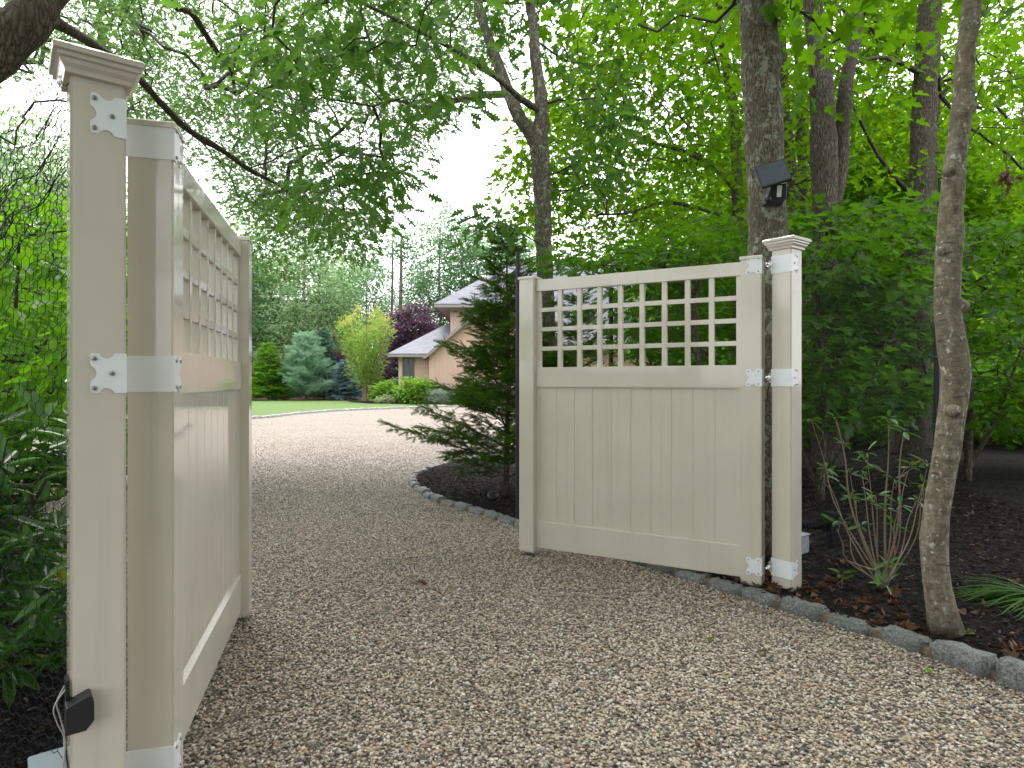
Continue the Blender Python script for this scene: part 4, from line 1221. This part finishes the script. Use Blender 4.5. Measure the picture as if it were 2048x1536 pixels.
for k, (px, z, s) in enumerate([(925, 60, .92), (975, 62, .97), (1015, 57, .88), (840, 62, .74), (735, 61, .8), (1060, 60, .9), (790, 66, .62)]):
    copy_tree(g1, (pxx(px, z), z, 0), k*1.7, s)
GL_, GG_ = 'low leafy bush closing the view under the trees beyond the lawn', 'low bushes under the far trees'
gb = bush('background_bush', GL_, (pxx(700, 52), 52, 0), (2.2, 1.6, 1.5), 90, 40, .24, T_RHOMB, M['far_leaf_deep'], group=GG_, sm=M['far_bark'])
for k, (px, z) in enumerate([(760, 51), (800, 53), (650, 50), (840, 52), (590, 51), (720, 55), (780, 57), (540, 50), (490, 52), (870, 55), (430, 51)]):
    copy_tree(gb, (pxx(px, z), z, 0), k*1.4, .85+.1*(k % 3))
# bare poled pines
for px, z, lab in ((783, 57, 'bare poled pine left of its twin above the purple tree'), (800, 57, 'bare poled pine, the thicker of two above the purple tree')):
    x = pxx(px, z); w = .13 if px < 790 else .2
    t = thing('bare_pine', lab, 'tree', (x, z, 0))
    m = WMB(); m.tube([(x, z, 0), (x, z, 6), (x+.1, z, 11), (x+.1, z, 14.4)], [w, w*.9, w*.75, w*.3], 8); m.build('trunk', M['far_bark'], t)
    a, b = [], []
    for k in range(26):
        hh = 5.2+k*.28; an = k*2.4; L = (2.3 if px > 790 else 1.9)*(1-.03*k)
        p = np.array([x, z, hh]); q = p+np.array([math.cos(an)*L*.5, math.sin(an)*L*.5, .35*L]); r = p+np.array([math.cos(an)*L, math.sin(an)*L, .5*L])
        a += [p, q]; b += [q, r]
    segs_mesh('branches', a, b, np.full(len(a), .035), np.full(len(a), .015), M['far_bark'], t)
    cl = ellip((x+.1, z, 13.6), (1.7, 1.7, 1.7), 34, .2)
    o_ = RNG.normal(size=cl.shape)
    leaves('crown', T_RHOMB, *leafset(cl, o_, 24, .5, .24)[:4], M['far_leaf_deep'], t)

# conifers
def conifer(name, label, base, h, rad, nb, up, sprig, tmpl, mat, ns=9, prof=.8, droop=.0, trunk_r=.05, bmat=None, brown=.0, seed=1, low=.03, curve=.0, jitter=.12):
    base = np.array(base, float)
    rg = np.random.default_rng(seed)
    t = thing(name, label, 'conifer', base)
    m = WMB(); m.tube([base, base+[.01*h, 0, h*.5], base+[0, 0, h]], [trunk_r, trunk_r*.6, trunk_r*.08], 8, True, True, .08, seed); m.build('trunk', bmat or M['dark_bark'], t)
    a, b, ra, rb = [], [], [], []
    pos, dr, nr, sz, rn = [], [], [], [], []
    for k in range(nb):
        f = (low + (1-low)*((k+rg.random()*.7)/nb))
        L = rad*((1-f)**prof)*(1+rg.normal(0, jitter)) + .03*h*(1-f)+.02
        an = k*2.39996+rg.normal(0, .2)
        e = up + .25*f + rg.normal(0, .08)
        p = base+np.array([0, 0, h*f*.98])
        d = np.array([math.cos(an)*math.cos(e), math.sin(an)*math.cos(e), math.sin(e)])
        side = np.array([-math.sin(an), math.cos(an), 0]); nrm = np.cross(d, side); nrm = nrm*(1 if nrm[2] > 0 else -1)
        last = p
        for i in range(1, 5):
            u = i/4
            q = p + d*L*u + np.array([0, 0, curve*L*u*u - droop*L*u*u])
            a.append(last); b.append(q); ra.append(trunk_r*.28*(1-u*.8+.2)*(L/rad)**.5); rb.append(trunk_r*.28*(1-u*.8)*(L/rad)**.5+.0012); last = q
        nsub = max(3, int(ns*L/rad)+2)
        for i in range(nsub):
            u = .14+.86*(i+.3+.4*rg.random())/nsub
            o = p + d*L*u + np.array([0, 0, curve*L*u*u - droop*L*u*u])
            for s in (-1, 1):
                l2 = (L*.42*(1-u)+sprig*1.2)*(.8+.4*rg.random())
                d2 = d*.62 + side*s*.78 + np.array([0, 0, rg.normal(-.05, .16)]); d2 /= np.linalg.norm(d2)
                a.append(o); b.append(o+d2*l2); ra.append(.0025*max(1, h/4)); rb.append(.0012*max(1, h/4))
                nk = max(1, int(l2/(sprig*.55)))
                for j in range(nk):
                    w = (j+.2)/nk
                    for s2 in ((-1, 1) if j < nk-1 else (0,)):
                        d3 = d2 + (d*.7*(-s2*s) + side*s2*.5)*.75 + np.array([0, 0, rg.normal(-.06, .22)])
                        pos.append(o+d2*l2*w*.9); dr.append(d3); nr.append(nrm + rg.normal(0, .35, 3)); sz.append(sprig*(.75+.5*rg.random()))
                        r_ = rg.random()*.55+.35*u
                        if brown and u < .45 and rg.random() < brown: r_ = 1.0
                        rn.append(r_)
    segs_mesh('branches', a, b, ra, rb, M['twig_dark'], t, 4)
    leaves('foliage', tmpl, np.array(pos), np.array(dr), np.array(nr), np.array(sz), mat, t, np.array(rn))
    return t
hb = P(1012, 985, 7.15); hb[2] = .02
conifer('hemlock_tree', 'young dark feathery conifer behind the black pole at the kerb tip', hb, 3.1, 1.17, 70, .38, .105, T_SPRIG, M['hemlock'], ns=13, prof=.85, trunk_r=.036, brown=.14, seed=4, low=.06, jitter=.30, droop=.06)
conifer('hemlock_tree', 'small dark conifer seen through the left lattice openings beside the forked trunk', (.95, 9.4, .06), 2.6, .75, 40, .35, .11, T_SPRIG, M['hemlock'], ns=9, prof=.6, trunk_r=.03, seed=9, low=.04)
conifer('spruce_tree', 'bright yellow green spruce at the lawn edge beside the near gate leaf', (pxx(533, 42), 42.3, 0), 3.9, 1.55, 80, .12, .24, T_SPRIG, M['spruce_bright'], ns=9, prof=.72, droop=.12, seed=5)
conifer('spruce_tree', 'bright green spruce hidden mostly behind the near gate leaf', (pxx(452, 42), 42.5, 0), 3.5, 1.5, 64, .12, .26, T_SPRIG, M['spruce_bright'], ns=8, prof=.72, droop=.12, seed=15)
conifer('white_pine', 'soft pale blue green pine second in the row at the lawn edge', (pxx(609, 42), 42.3, 0), 4.35, 1.7, 66, .5, .36, T_NEEDLE, M['pine_soft'], ns=8, prof=.48, seed=6, jitter=.2)
conifer('spruce_tree', 'dark blue green spruce standing behind the soft pale pine', (pxx(648, 44.5), 44.5, 0), 4.9, 1.45, 74, .1, .28, T_SPRIG, M['spruce_dark'], ns=8, prof=.75, droop=.1, seed=7)
conifer('blue_spruce', 'small silvery blue spruce left of the pale stemmed shrub tree', (pxx(690, 42.2), 42.2, 0), 2.75, 1.15, 64, .12, .20, T_SPRIG, M['spruce_blue'], ns=9, prof=.75, droop=.08, seed=8)
# crape myrtle
zc = 40.2; xb = pxx(732, zc)
st = []
for k in range(9):
    a = k*.7; sp = .25+.11*(k % 3)
    st.append((np.array([(xb+.14*math.cos(a), zc+.14*math.sin(a), 0), (xb+.3*sp*4*math.cos(a)*.6, zc+.6*sp*math.sin(a), 1.3), (xb+1.5*sp*2*math.cos(a), zc+sp*2*math.sin(a), 3.2), (xb+2.6*sp*2*math.cos(a), zc+2*sp*2*math.sin(a), 5.2)]), np.array([.05, .04, .03, .012])))
cl = []
for k in range(26):
    a = k*2.4+RNG.normal(0, .2); rr_ = math.sqrt(RNG.random()); top = RNG.uniform(4.6, 6.7)*(1-.22*rr_)
    for q in np.linspace(RNG.uniform(1.1, 2.2), top, 8):
        f = (q/6.5)**.8
        cl.append([xb+2.0*rr_*f*math.cos(a)*1.05+RNG.normal(0, .12), zc+1.9*rr_*f*math.sin(a)+RNG.normal(0, .12), q])
cl = np.array(cl)
t = tree('crape_myrtle', 'tall yellow green shrub tree with orange tips and pale bare stems', st, cl, 26, .30, .20, T_LANCE, M['myrtle_leaf'], M['tan_stem'], twig=M['tan_stem'], r0=.006, seg=7, wob=.05, tilt=.9, droop=-.35, flat=.9)
tips = cl[7::8]; tips = np.repeat(tips[tips[:, 2] > 4.2], 4, 0)+RNG.normal(0, .16, (4*int((tips[:, 2] > 4.2).sum()), 3))
leaves('flower_buds', T_LANCE, np.repeat(tips, 3, 0)+RNG.normal(0, .09, (len(tips)*3, 3)), RNG.normal(0, .35, (len(tips)*3, 3))+[0, 0, .9], RNG.normal(0, 1, (len(tips)*3, 3)), np.full(len(tips)*3, .26), M['myrtle_leaf'], t, np.full(len(tips)*3, 1.0))
zq = 47
tree('purple_tree', 'round dark purple leaved tree beside the house', [(np.array([(pxx(822, zq), zq, 0), (pxx(822, zq), zq, 3), (pxx(825, zq), zq, 5.5)]), np.array([.16, .12, .05]))],
     cat_(ellip((pxx(826, zq), zq, 4.6), (1.75, 1.7, 2.35), 200, .4), ellip((pxx(800, zq), zq-.3, 2.3), (1.5, 1.4, 1.8), 80, .4)), 60, .36, .16, T_OVAL, M['purple_leaf'], M['dark_bark'], r0=.005, seg=8)
bush('purple_bush', 'dark purple leaved bush between the blue spruce and the dark spruce', (pxx(676, 46.5), 46.5, 0), (1.1, 1.0, 1.75), 80, 46, .18, T_OVAL, M['purple_leaf'], sm=M['twig_dark'])
bush('shade_shrub', 'mid green shrub in the corner between the pale stems and the house wall', (pxx(790, 43), 43, 0), (.9, .8, .75), 50, 34, .17, T_OVAL, M['far_leaf_deep'])
bush('hydrangea_bush', 'rounded bright green bush left of its larger neighbour below the window', (pxx(774, 37.0), 37.0, .05), (.86, .7, .58), 90, 30, .14, T_OVAL, M['hydrangea_leaf'], tilt=.6)
bush('hydrangea_bush', 'largest bright green bush beneath the house window', (pxx(833, 35.9), 35.9, .05), (1.12, .8, .72), 120, 32, .15, T_OVAL, M['hydrangea_leaf'], tilt=.6)
bush('variegated_shrub', 'tiny cream and green shrub on the bed edge before the bright bushes', (pxx(772, 36), 35.9, .05), (.5, .4, .22), 50, 22, .11, T_LANCE, M['varieg_leaf'], tilt=.9)
for k, (px, lb) in enumerate(((878, 'silvery green low plant nearest the bright bushes along the bed'), (925, 'silvery green low plant partly behind the dark feathery conifer'), (975, 'silvery green low plant showing through the conifer boughs'))):
    bush('lavender_plant', lb, (pxx(px, 35.3), 35.3, .05), (.78, .5, .36), 60, 30, .13, T_LANCE, M['silver_leaf'], cat='plant', tilt=.9, droop=-.5)
fl = thing('hydrangea_flower', 'single pale blue flower head between the two bright green bushes', 'flower', (pxx(797, 35.5), 35.5, .05))
m = MB(); m.tube([(0, 0, 0), (0, 0, .5)], .012, 6); m.build('stem', M['twig'], fl)
m = MB()
bm = bmesh.new(); bmesh.ops.create_icosphere(bm, subdivisions=3, radius=.13)
for v in bm.verts: v.co = v.co*(1+.16*mnoise.noise(v.co*40)) + Vector((0, 0, .58))
m.add([v.co for v in bm.verts], [[v.index for v in f.verts] for f in bm.faces], True); bm.free()
m.build('flower_head', simple('blue_petals', (.30, .36, .62), .7, var=.3, scale=30), fl)

# ---------------------------------------------------------------- fence posts, netting, floodlight
for px, ytop, w, z, g, lab in ((1035.5, 505, 9, 5.95, .0, 'slim black steel pole beside the free end of the right gate leaf'), (1222, 575, 9, 8.6, .07, 'black steel pole seen through the middle of the lattice'),
                              (1352, 565, 6, 12.5, .07, 'thin distant black pole seen through the right side of the lattice'), (1874, 520, 11, 5.5, .07, 'black steel pole with teal ties beside the pale crooked trunk')):
    c = P(px, ytop, z); r = w/2*z/F
    t = thing('fence_pole', lab, 'pole', (c[0], c[1], g))
    m = MB(); m.tube([(0, 0, -.05), (0, 0, c[2]-g-.012)], r, 14, smooth=False); m.build('pole', M['black_metal'], t)
    m = MB(); m.tube([(0, 0, c[2]-g-.03), (0, 0, c[2]-g-.003), (0, 0, c[2]-g)], [r*1.12, r*1.12, r*.8], 14, smooth=False); m.build('end_cap', M['black'], t)
    if px > 1800:
        for yy in (537, 604, 713, 848):
            zz = P(px, yy, z)[2]-g
            m = MB(); m.tube([(r*1.1*math.cos(a), r*1.1*math.sin(a), zz) for a in np.linspace(0, 6.0, 14)], .0035, 5)
            m.tube([(-r*1.1, -r*.4, zz), (-r*1.1-.05, -.02, zz+.012)], .003, 5)
            m.build('cable_tie', M['tie'], t)

def hexnet(name, label, f, ua, ub, va, vb, cell, r, mat):
    """hexagon netting over a surface f(u, v)"""
    dx, dy = cell, cell*.866
    p0, p1 = [], []
    j = 0; v = va
    h = cell*.5/.866
    while v < vb:
        u = ua + (cell/2 if j % 2 else 0)
        while u < ub:
            c = [(u, v+h*.5), (u+cell/2, v+h), (u+cell/2, v+2*h), (u-cell/2, v+h)]
            A, B, C_, D = c
            p0 += [f(*A), f(*A), f(*B)]; p1 += [f(*B), f(*D), f(*C_)]
            u += cell
        v += 1.5*h; j += 1
    p0, p1 = np.array(p0), np.array(p1)
    d = thing(name, label, 'netting', p0.min(0))
    segs_mesh('mesh', p0, p1, np.full(len(p0), r), np.full(len(p0), r), mat, d, 4)
    return d
nu = np.array([-.90, .44])
def f_main(u, v):
    w = .012*math.sin(v*9+u*5)+.02*math.sin(u*7+v*2)*u
    s = 1 - .25*min(1, u*1.6)*max(0, v-1.4)
    w *= min(1, u*6)
    return np.array([L0[0]-.047+nu[0]*u*s - nu[1]*w, L0[1]+.052+nu[1]*u*s + w, .1 + v - .10*u*u])
hexnet('wire_netting', 'dark hexagonal wire netting stretched left from the near gate post', f_main, .0, .78, .0, 2.03, .040, .00105, M['wire'])
def f_flap(u, v):
    # folded over top of the netting, slack and gathered
    x = u
    top = 2.13 - .50*u
    return np.array([L0[0]-.06+nu[0]*x, L0[1]+.075+nu[1]*x + .03*math.sin(v*30+u*12)*min(1, u*5) + .05*v, top - v*.42 + .02*math.sin(u*28) - .05*u])
hexnet('wire_netting', 'slack gathered fold of netting hanging across the top left of the near post', f_flap, .03, .80, .0, .62, .036, .00110, M['wire'])
e1 = P(1874, 700, 5.5)[:2]; e0 = C0 + U*PW
def f_right(u, v):
    q = e0 + (e1-e0)*u
    return np.array([q[0], q[1], .12+v+.02*math.sin(u*9+v*3)])
dl = np.linalg.norm(e1-e0)
hexnet('deer_netting', 'fine black netting hung from the far post to the teal tied pole', lambda u, v: f_right(u/dl, v), .02, dl-.02, .0, 1.95, .045, .0007, M['black_metal'])

t = thing('solar_floodlight', 'black solar floodlight with tilted panel fixed to the lichen covered trunk', 'floodlight', P(1546, 370, 4.56))
o0 = np.array(t.location)
tl, tr, bl = P(1508, 334, 4.50), P(1568, 316, 4.50), P(1524, 375.5, 4.42)
ex = tr-tl; ey = bl-tl; nz = np.cross(ex, ey); nz = nz/np.linalg.norm(nz); nz = nz if nz[1] < 0 else -nz
m = MB(); m.prism([p-o0 for p in (tl, tr, tr+ey, bl)], -nz*.018); m.build('panel_frame', M['black'], t, .002)
m = MB(); i1 = tl+ex*.04+ey*.05+nz*.0006; m.prism([p-o0 for p in (i1, i1+ex*.92, i1+ex*.92+ey*.88, i1+ey*.88)], -nz*.0005); m.build('solar_panel', M['solar'], t)
m = MB(); m.tube([P(1552, 345, 4.50)-o0, P(1556, 372, 4.52)-o0], .012, 8); m.build('swivel', M['black'], t)
hx, hz = P(1543, 368, 4.47)-o0, P(1574, 408, 4.47)-o0
m = MB(); m.prism([(hx[0], hx[1], hx[2]), (hz[0]+.002, hx[1], hx[2]+.006), (hz[0], hx[1], hz[2]+.045), (hz[0]-.03, hx[1], hz[2]), (hx[0]-.02, hx[1], hz[2]-.004), (hx[0]-.035, hx[1], hz[2]+.012)], (0, .085, 0))
m.build('lamp_head', M['black'], t, .006)
l1, l2 = P(1553, 371, 4.466)-o0, P(1562, 394, 4.466)-o0
m = MB(); m.prism([(l1[0]+.006, l1[1], l1[2]), (l2[0]+.006, l1[1], l1[2]), (l2[0], l1[1], l2[2]), (l1[0], l1[1], l2[2])], (0, -.004, 0)); m.build('lens', M['lens'], t)
bm = bmesh.new(); bmesh.ops.create_uvsphere(bm, u_segments=14, v_segments=10, radius=.022)
m = MB(); q = P(1536, 398, 4.47)-o0; m.add([(v.co.x+q[0], v.co.y+q[1], v.co.z*1.2+q[2]) for v in bm.verts], [[v.index for v in f.verts] for f in bm.faces], True); bm.free()
m.build('motion_sensor', M['black'], t)
m = MB(); m.box(np.array(P(1538, 372, 4.555))-o0, np.array(P(1566, 404, 4.64))-o0, .004); m.build('mount', M['black'], t)

# garden spot light on the mulch by the kerb
c = G(988, 1008, .06)
t = thing('garden_spotlight', 'small black ribbed garden spotlight lying on the mulch inside the kerb', 'spotlight', c)
m = MB()
ax = np.array([.75, .35, .25]); ax /= np.linalg.norm(ax)
prof = [(.0, .03), (.012, .045), (.014, .052), (.026, .052), (.028, .045), (.036, .045), (.038, .052), (.050, .052), (.052, .045), (.060, .045), (.062, .052), (.074, .052), (.076, .044), (.11, .040)]
m.tube([np.array([-.06, 0, .055])+ax*a for a, b in prof], [b for a, b in prof], 16, smooth=False); m.build('housing', M['black'], t)
m = MB(); m.tube([(-.0, .0, -.02), (.0, .0, .05)], .008, 8); m.build('spike', M['black_metal'], t)
c = P(1674, 1010, 4.9)
t = thing('landscape_box', 'small black plastic box on the mulch behind the bare shrub', 'box', (c[0], c[1], bed_h(c[0], c[1])))
m = MB(); m.box((-.045, 0, -.02), (.045, .09, .24), .006); m.build('housing', M['black'], t)
m = MB(); m.box((-.05, -.005, .241), (.05, .095, .262), .004); m.build('lid', M['black'], t)
t = thing('drain_pipe', 'black pipe lying across the mulch from the far post to the small black box', 'pipe', (c[0], c[1], .1))
m = MB(); m.tube([(-.05, .05, .10), (-.35, .08, .11), (-.62, .13, .12)], .030, 14); m.build('pipe', M['black_rubber'], t)
m = MB(); m.tube([(-.06, .05, .10), (-.085, .053, .10)], .036, 14, smooth=False); m.build('collar', M['black_rubber'], t)

# nearly bare shrub by the far post
zb = 3.92; b0 = P(1766, 1165, zb); b0[2] = .06
tips = [(1670, 834, .1), (1777, 836, .0), (1807, 862, -.05), (1622, 838, .12), (1733, 905, .05), (1818, 935, -.08), (1856, 928, -.1), (1789, 958, .0), (1700, 946, .08), (1668, 1046, -.12), (1683, 1042, .1), (1723, 940, .1), (1752, 990, -.1), (1835, 1000, .12), (1712, 1000, -.05), (1650, 950, .15), (1845, 968, .2), (1800, 1010, -.12)]
st, cl = [], []
for k, (a, b, dz) in enumerate(tips):
    q = P(a, b, zb+dz*2); md = b0 + (q-b0)*.45 + np.array([(q[0]-b0[0])*.18, dz*.3, -.02+.02*math.sin(k*2.2)]) + RNG.normal(0, .012, 3)
    m2 = b0 + (q-b0)*.75 + np.array([(q[0]-b0[0])*.06, dz*.2, 0]) + RNG.normal(0, .012, 3)
    st.append((np.array([b0+RNG.normal(0, .015, 3)*[1, 1, 0], md, m2, q]), np.array([.007, .0052, .0036, .0018])*(1.15 if k < 3 else .75)))
    cl.append(q)
extra = [P(a, b, zb+c_) for a, b, c_ in ((1687, 888, .1), (1782, 848, 0), (1749, 1008, .05), (1772, 1018, 0), (1722, 1052, .1), (1653, 936, .1), (1834, 932, -.05), (1752, 1140, -.25), (1776, 1130, -.3), (1772, 1168, -.3), (1790, 1050, -.1), (1733, 925, .05), (1700, 990, .1))]
t = whorl_shrub('bare_shrub', 'nearly bare many stemmed shrub with few leaves beside the pale crooked trunk', st, np.array(cl+extra), 5, .078, M['rhodo_leaf'], T_LANCE, M['tan_stem'])
sp = whorl_shrub('seedling', 'tiny dark green seedling on the mulch beside the far gate post', [(np.array([P(1684, 1190, 3.95), P(1684, 1165, 3.95), P(1683, 1145, 3.95)]), np.array([.003, .003, .002]))], np.array([P(1683, 1148, 3.95), P(1686, 1160, 3.95)]), 4, .06, M['rhodo_leaf'], T_OVAL, M['twig'])

# arching strap leaves at the right edge
c = G(2105, 1205, .034)
t = thing('daylily_clump', 'clump of long arching green strap leaves at the right picture edge', 'plant', c)
vs, fs, rn = [], [], []
for k in range(70):
    an = R(175)+RNG.normal(0, .55); L = RNG.uniform(.35, .66); up = RNG.uniform(.15, .5); w = RNG.uniform(.005, .009)
    o = np.array([RNG.normal(0, .05), RNG.normal(0, .05), 0]); d = np.array([math.cos(an), math.sin(an), 0]); s = np.array([-d[1], d[0], 0])
    b = len(vs)
    for i in range(9):
        u = i/8
        p = o + d*L*u*(.9) + np.array([0, 0, L*up*(u-1.05*u*u*(1+.15*up))])
        p[2] = max(p[2], .01)
        ww = w*(1-u**3)+.0004
        vs += [p-s*ww+[0, 0, ww*.5], p+s*ww+[0, 0, ww*.5]]
    for i in range(8): fs.append((b+2*i, b+2*i+1, b+2*i+3, b+2*i+2))
    rn += [RNG.random()]*18
m = MB(); m.add(vs, fs, True); o = m.build('leaves', M['grass_blade'], t)
at = o.data.attributes.new('rnd', 'FLOAT', 'POINT'); at.data.foreach_set('value', np.array(rn, np.float32))

# ---------------------------------------------------------------- fallen leaves, mulch chips
def flat_leaf(name, tmpl, mat, loc, rz, size, label, group, tilt=.25, rnd=None):
    V, Fs = tmpl
    me = bpy.data.meshes.new(name)
    V2 = V.copy(); V2[:, 0] -= .5; V2[:, 2] = V2[:, 2]*1.2 + .10*np.sin(V2[:, 0]*5) + .25*np.abs(V2[:, 1])
    V2[:, 2] -= V2[:, 2].min()
    me.from_pydata([tuple(v*size) for v in V2], [], Fs); me.materials.append(mat)
    at = me.attributes.new('rnd', 'FLOAT', 'POINT'); at.data.foreach_set('value', np.full(len(V2), RNG.random() if rnd is None else rnd, np.float32))
    o = link(bpy.data.objects.new(name, me))
    o.location = loc; o.rotation_euler = (RNG.normal(0, tilt), RNG.normal(0, tilt), rz)
    return tag(o, label, 'leaf', group)
for (px, py, s, mt, lab, tm) in ((842, 1166, .10, 'dead_leaf', 'darkest curled brown leaf alone on the gravel in mid drive', T_OAK), (812, 1079, .045, 'dead_leaf', 'small red brown leaf on the gravel before the kerb', T_OVAL), (822, 1117, .05, 'dead_leaf', 'small tan leaf on the gravel in mid drive', T_OVAL),
                         (1417, 1279, .055, 'green_fallen', 'dull green leaf flat on the gravel near the right kerb', T_MAPLE), (1523, 1303, .06, 'green_fallen', 'yellowish green leaf on the gravel in front of the right kerb', T_OAK), (1855, 1342, .05, 'privet_leaf', 'fresh green leaf on the gravel by the right kerb', T_OVAL), (1395, 1490, .04, 'dead_leaf', 'short brown twig like leaf at the bottom of the drive', T_LANCE), (1800, 1238, .11, 'dead_leaf', 'large tan oak leaf just behind the kerb stones', T_OAK), (1935, 1262, .07, 'lime_leaf', 'fresh yellow green leaf at the foot of the pale crooked trunk', T_OAK)):
    g = .012 if mt != 'x' else 0
    p = G(px, py, g)
    if pip(np.array([p[0]]), np.array([p[1]]), bed_poly)[0]: p = G(px, py, .045); p[2] = bed_h(p[0], p[1])+.005
    flat_leaf('fallen_leaf', tm, M[mt], tuple(p), RNG.random()*6.3, s, lab, None, .12)
LLAB, LGRP = 'dry brown fallen leaf among the litter on the right hand mulch', 'leaf litter on the right hand mulch'
lit_src = [flat_leaf('fallen_leaf', tm, M['dead_leaf'], (0, 0, 0), 0, s, LLAB, LGRP, .2, r_) for tm, s, r_ in ((T_OAK, .10, .2), (T_OAK, .12, .7), (T_PIN, .10, .5), (T_OVAL, .07, .9), (T_MAPLE, .09, .35), (T_LANCE, .09, .1))]
kd = inset(KERB, .0)
cnt = 0
while cnt < 285:
    z = RNG.uniform(2.4, 5.2); x = RNG.uniform(.6, 3.6)
    if not pip(np.array([x]), np.array([z]), bed_in)[0]: continue
    dk = np.min(np.hypot(KERB[:, 0]-x, KERB[:, 1]-z))
    if RNG.random() > math.exp(-dk/.5): continue
    o = lit_src[cnt % 6] if cnt < 6 else lit_src[cnt % 6].copy()
    if cnt >= 6: COL.objects.link(o)
    o.location = (x, z, bed_h(x, z)+RNG.uniform(.0, .012)); o.rotation_euler = (RNG.normal(0, .35), RNG.normal(0, .35), RNG.random()*6.3)
    s = RNG.uniform(.6, 1.1); o.scale = (s, s, s)
    cnt += 1

def chips(N, poly, x0, x1, y0, y1, label, base, mat):
    x = RNG.uniform(x0, x1, N*2); y = RNG.uniform(y0, y1, N*2)
    k = pip(x, y, poly); x, y = x[k][:N], y[k][:N]
    n = len(x)
    pos = np.stack([x, y, bed_h(x, y, base)+RNG.uniform(0, .016, n)], 1)
    an = RNG.random(n)*6.28
    dr = np.stack([np.cos(an), np.sin(an), RNG.normal(0, .35, n)], 1)
    nr = np.array([0, 0, 1.])+RNG.normal(0, .5, (n, 3))
    d = bpy.data.objects.new('tmp', None)
    o = leaves('mulch_chips', (np.array([(0, -.14, 0), (1, -.10, 0), (1.05, .1, .0), (0, .14, 0), (.05, -.1, .16), (.95, -.08, .14), (.98, .08, .14), (.05, .1, .16)], float), [[0, 1, 5, 4], [1, 2, 6, 5], [2, 3, 7, 6], [3, 0, 4, 7], [4, 5, 6, 7]]), pos, dr, nr, RNG.uniform(.012, .045, n), mat, d)
    o.parent = None
    bpy.data.objects.remove(d)
    return tag(o, label, 'mulch', None, 'stuff')
mc, nt, b = mat_new('mulch_chip')
at = nd(nt, 'ShaderNodeAttribute', attribute_name='rnd')
nt.links.new(ramp(nt, [(0, (.005, .004, .004)), (.6, (.014, .011, .010)), (.82, (.035, .022, .016)), (.92, (.14, .10, .07))], at.outputs['Fac']), b.inputs['Base Color'])
b.inputs['Roughness'].default_value = .8; b.inputs['Specular IOR Level'].default_value = .2
chips(26000, bed_in, -1.6, 5.2, 2.0, 9.5, 'loose dark bark chips over the right hand bed', .034, mc)
chips(6000, left_bed, -3.2, -1.2, 1.2, 4.0, 'loose dark bark chips under the left shrubs', .05, mc)

# unseen leaf clusters added overhead and behind the eye to shade gate and drive

oak = [o for o in COL.objects if o.name == 'oak_tree'][0]
def shade(a, b, n, nl, lrad, ls):
    q = box_pts(a, b, n)
    row = CY - (q[:, 2]-H)/np.maximum(q[:, 1], .05)*F
    q = q[(q[:, 1] < .3) | (row < -170)]
    pos, dr, nr, sz, rnd = leafset(q, RNG.normal(size=q.shape), nl, lrad, ls, .4, .3, .7)
    ok = (pos[:, 1] < .2) | (CY - (pos[:, 2]-H)/np.maximum(pos[:, 1], .05)*F < -60)
    leaves('crown', T_OAK, pos[ok], dr[ok], nr[ok], sz[ok], M['oak_leaf'], oak, rnd[ok])  # branchless leaves added only for shade, merely parented to the oak
shade((-8, -6, 4.2), (8, 4.6, 7.5), 620, 30, .7, .20)
shade((-12, -9, .4), (0, -4.5, 7.5), 60, 30, .8, .24)
shade((0, -9, .4), (13, -4.2, 7.5), 520, 30, .8, .24)
shade((1.0, -4.2, .3), (7.5, -1.2, 6.0), 460, 28, .7, .2)
shade((-6, -4, 4.2), (6, .8, 7.0), 200, 30, .7, .20)
shade((4.6, -5, .3), (9, 1.0, 5.5), 180, 26, .8, .22)

t = thing('dead_leaf_clump', 'clump of brown dead leaves hanging from a twig at the upper right edge', 'leaves', P(2012, 335, 7.2))
q = np.array(t.location) + RNG.normal(0, 1, (34, 3))*[.03, .03, .07] + [0, 0, -.09]
leaves('dead_leaves', T_OAK, q, RNG.normal(0, .5, (34, 3))+[0, 0, -1], RNG.normal(0, 1, (34, 3)), RNG.uniform(.07, .12, 34), M['dead_leaf'], t)
m = MB(); m.tube([(0, 0, -.05), (.02, .02, .12), (.10, .1, .30)], .004, 6); m.build('twig', M['twig_dark'], t)
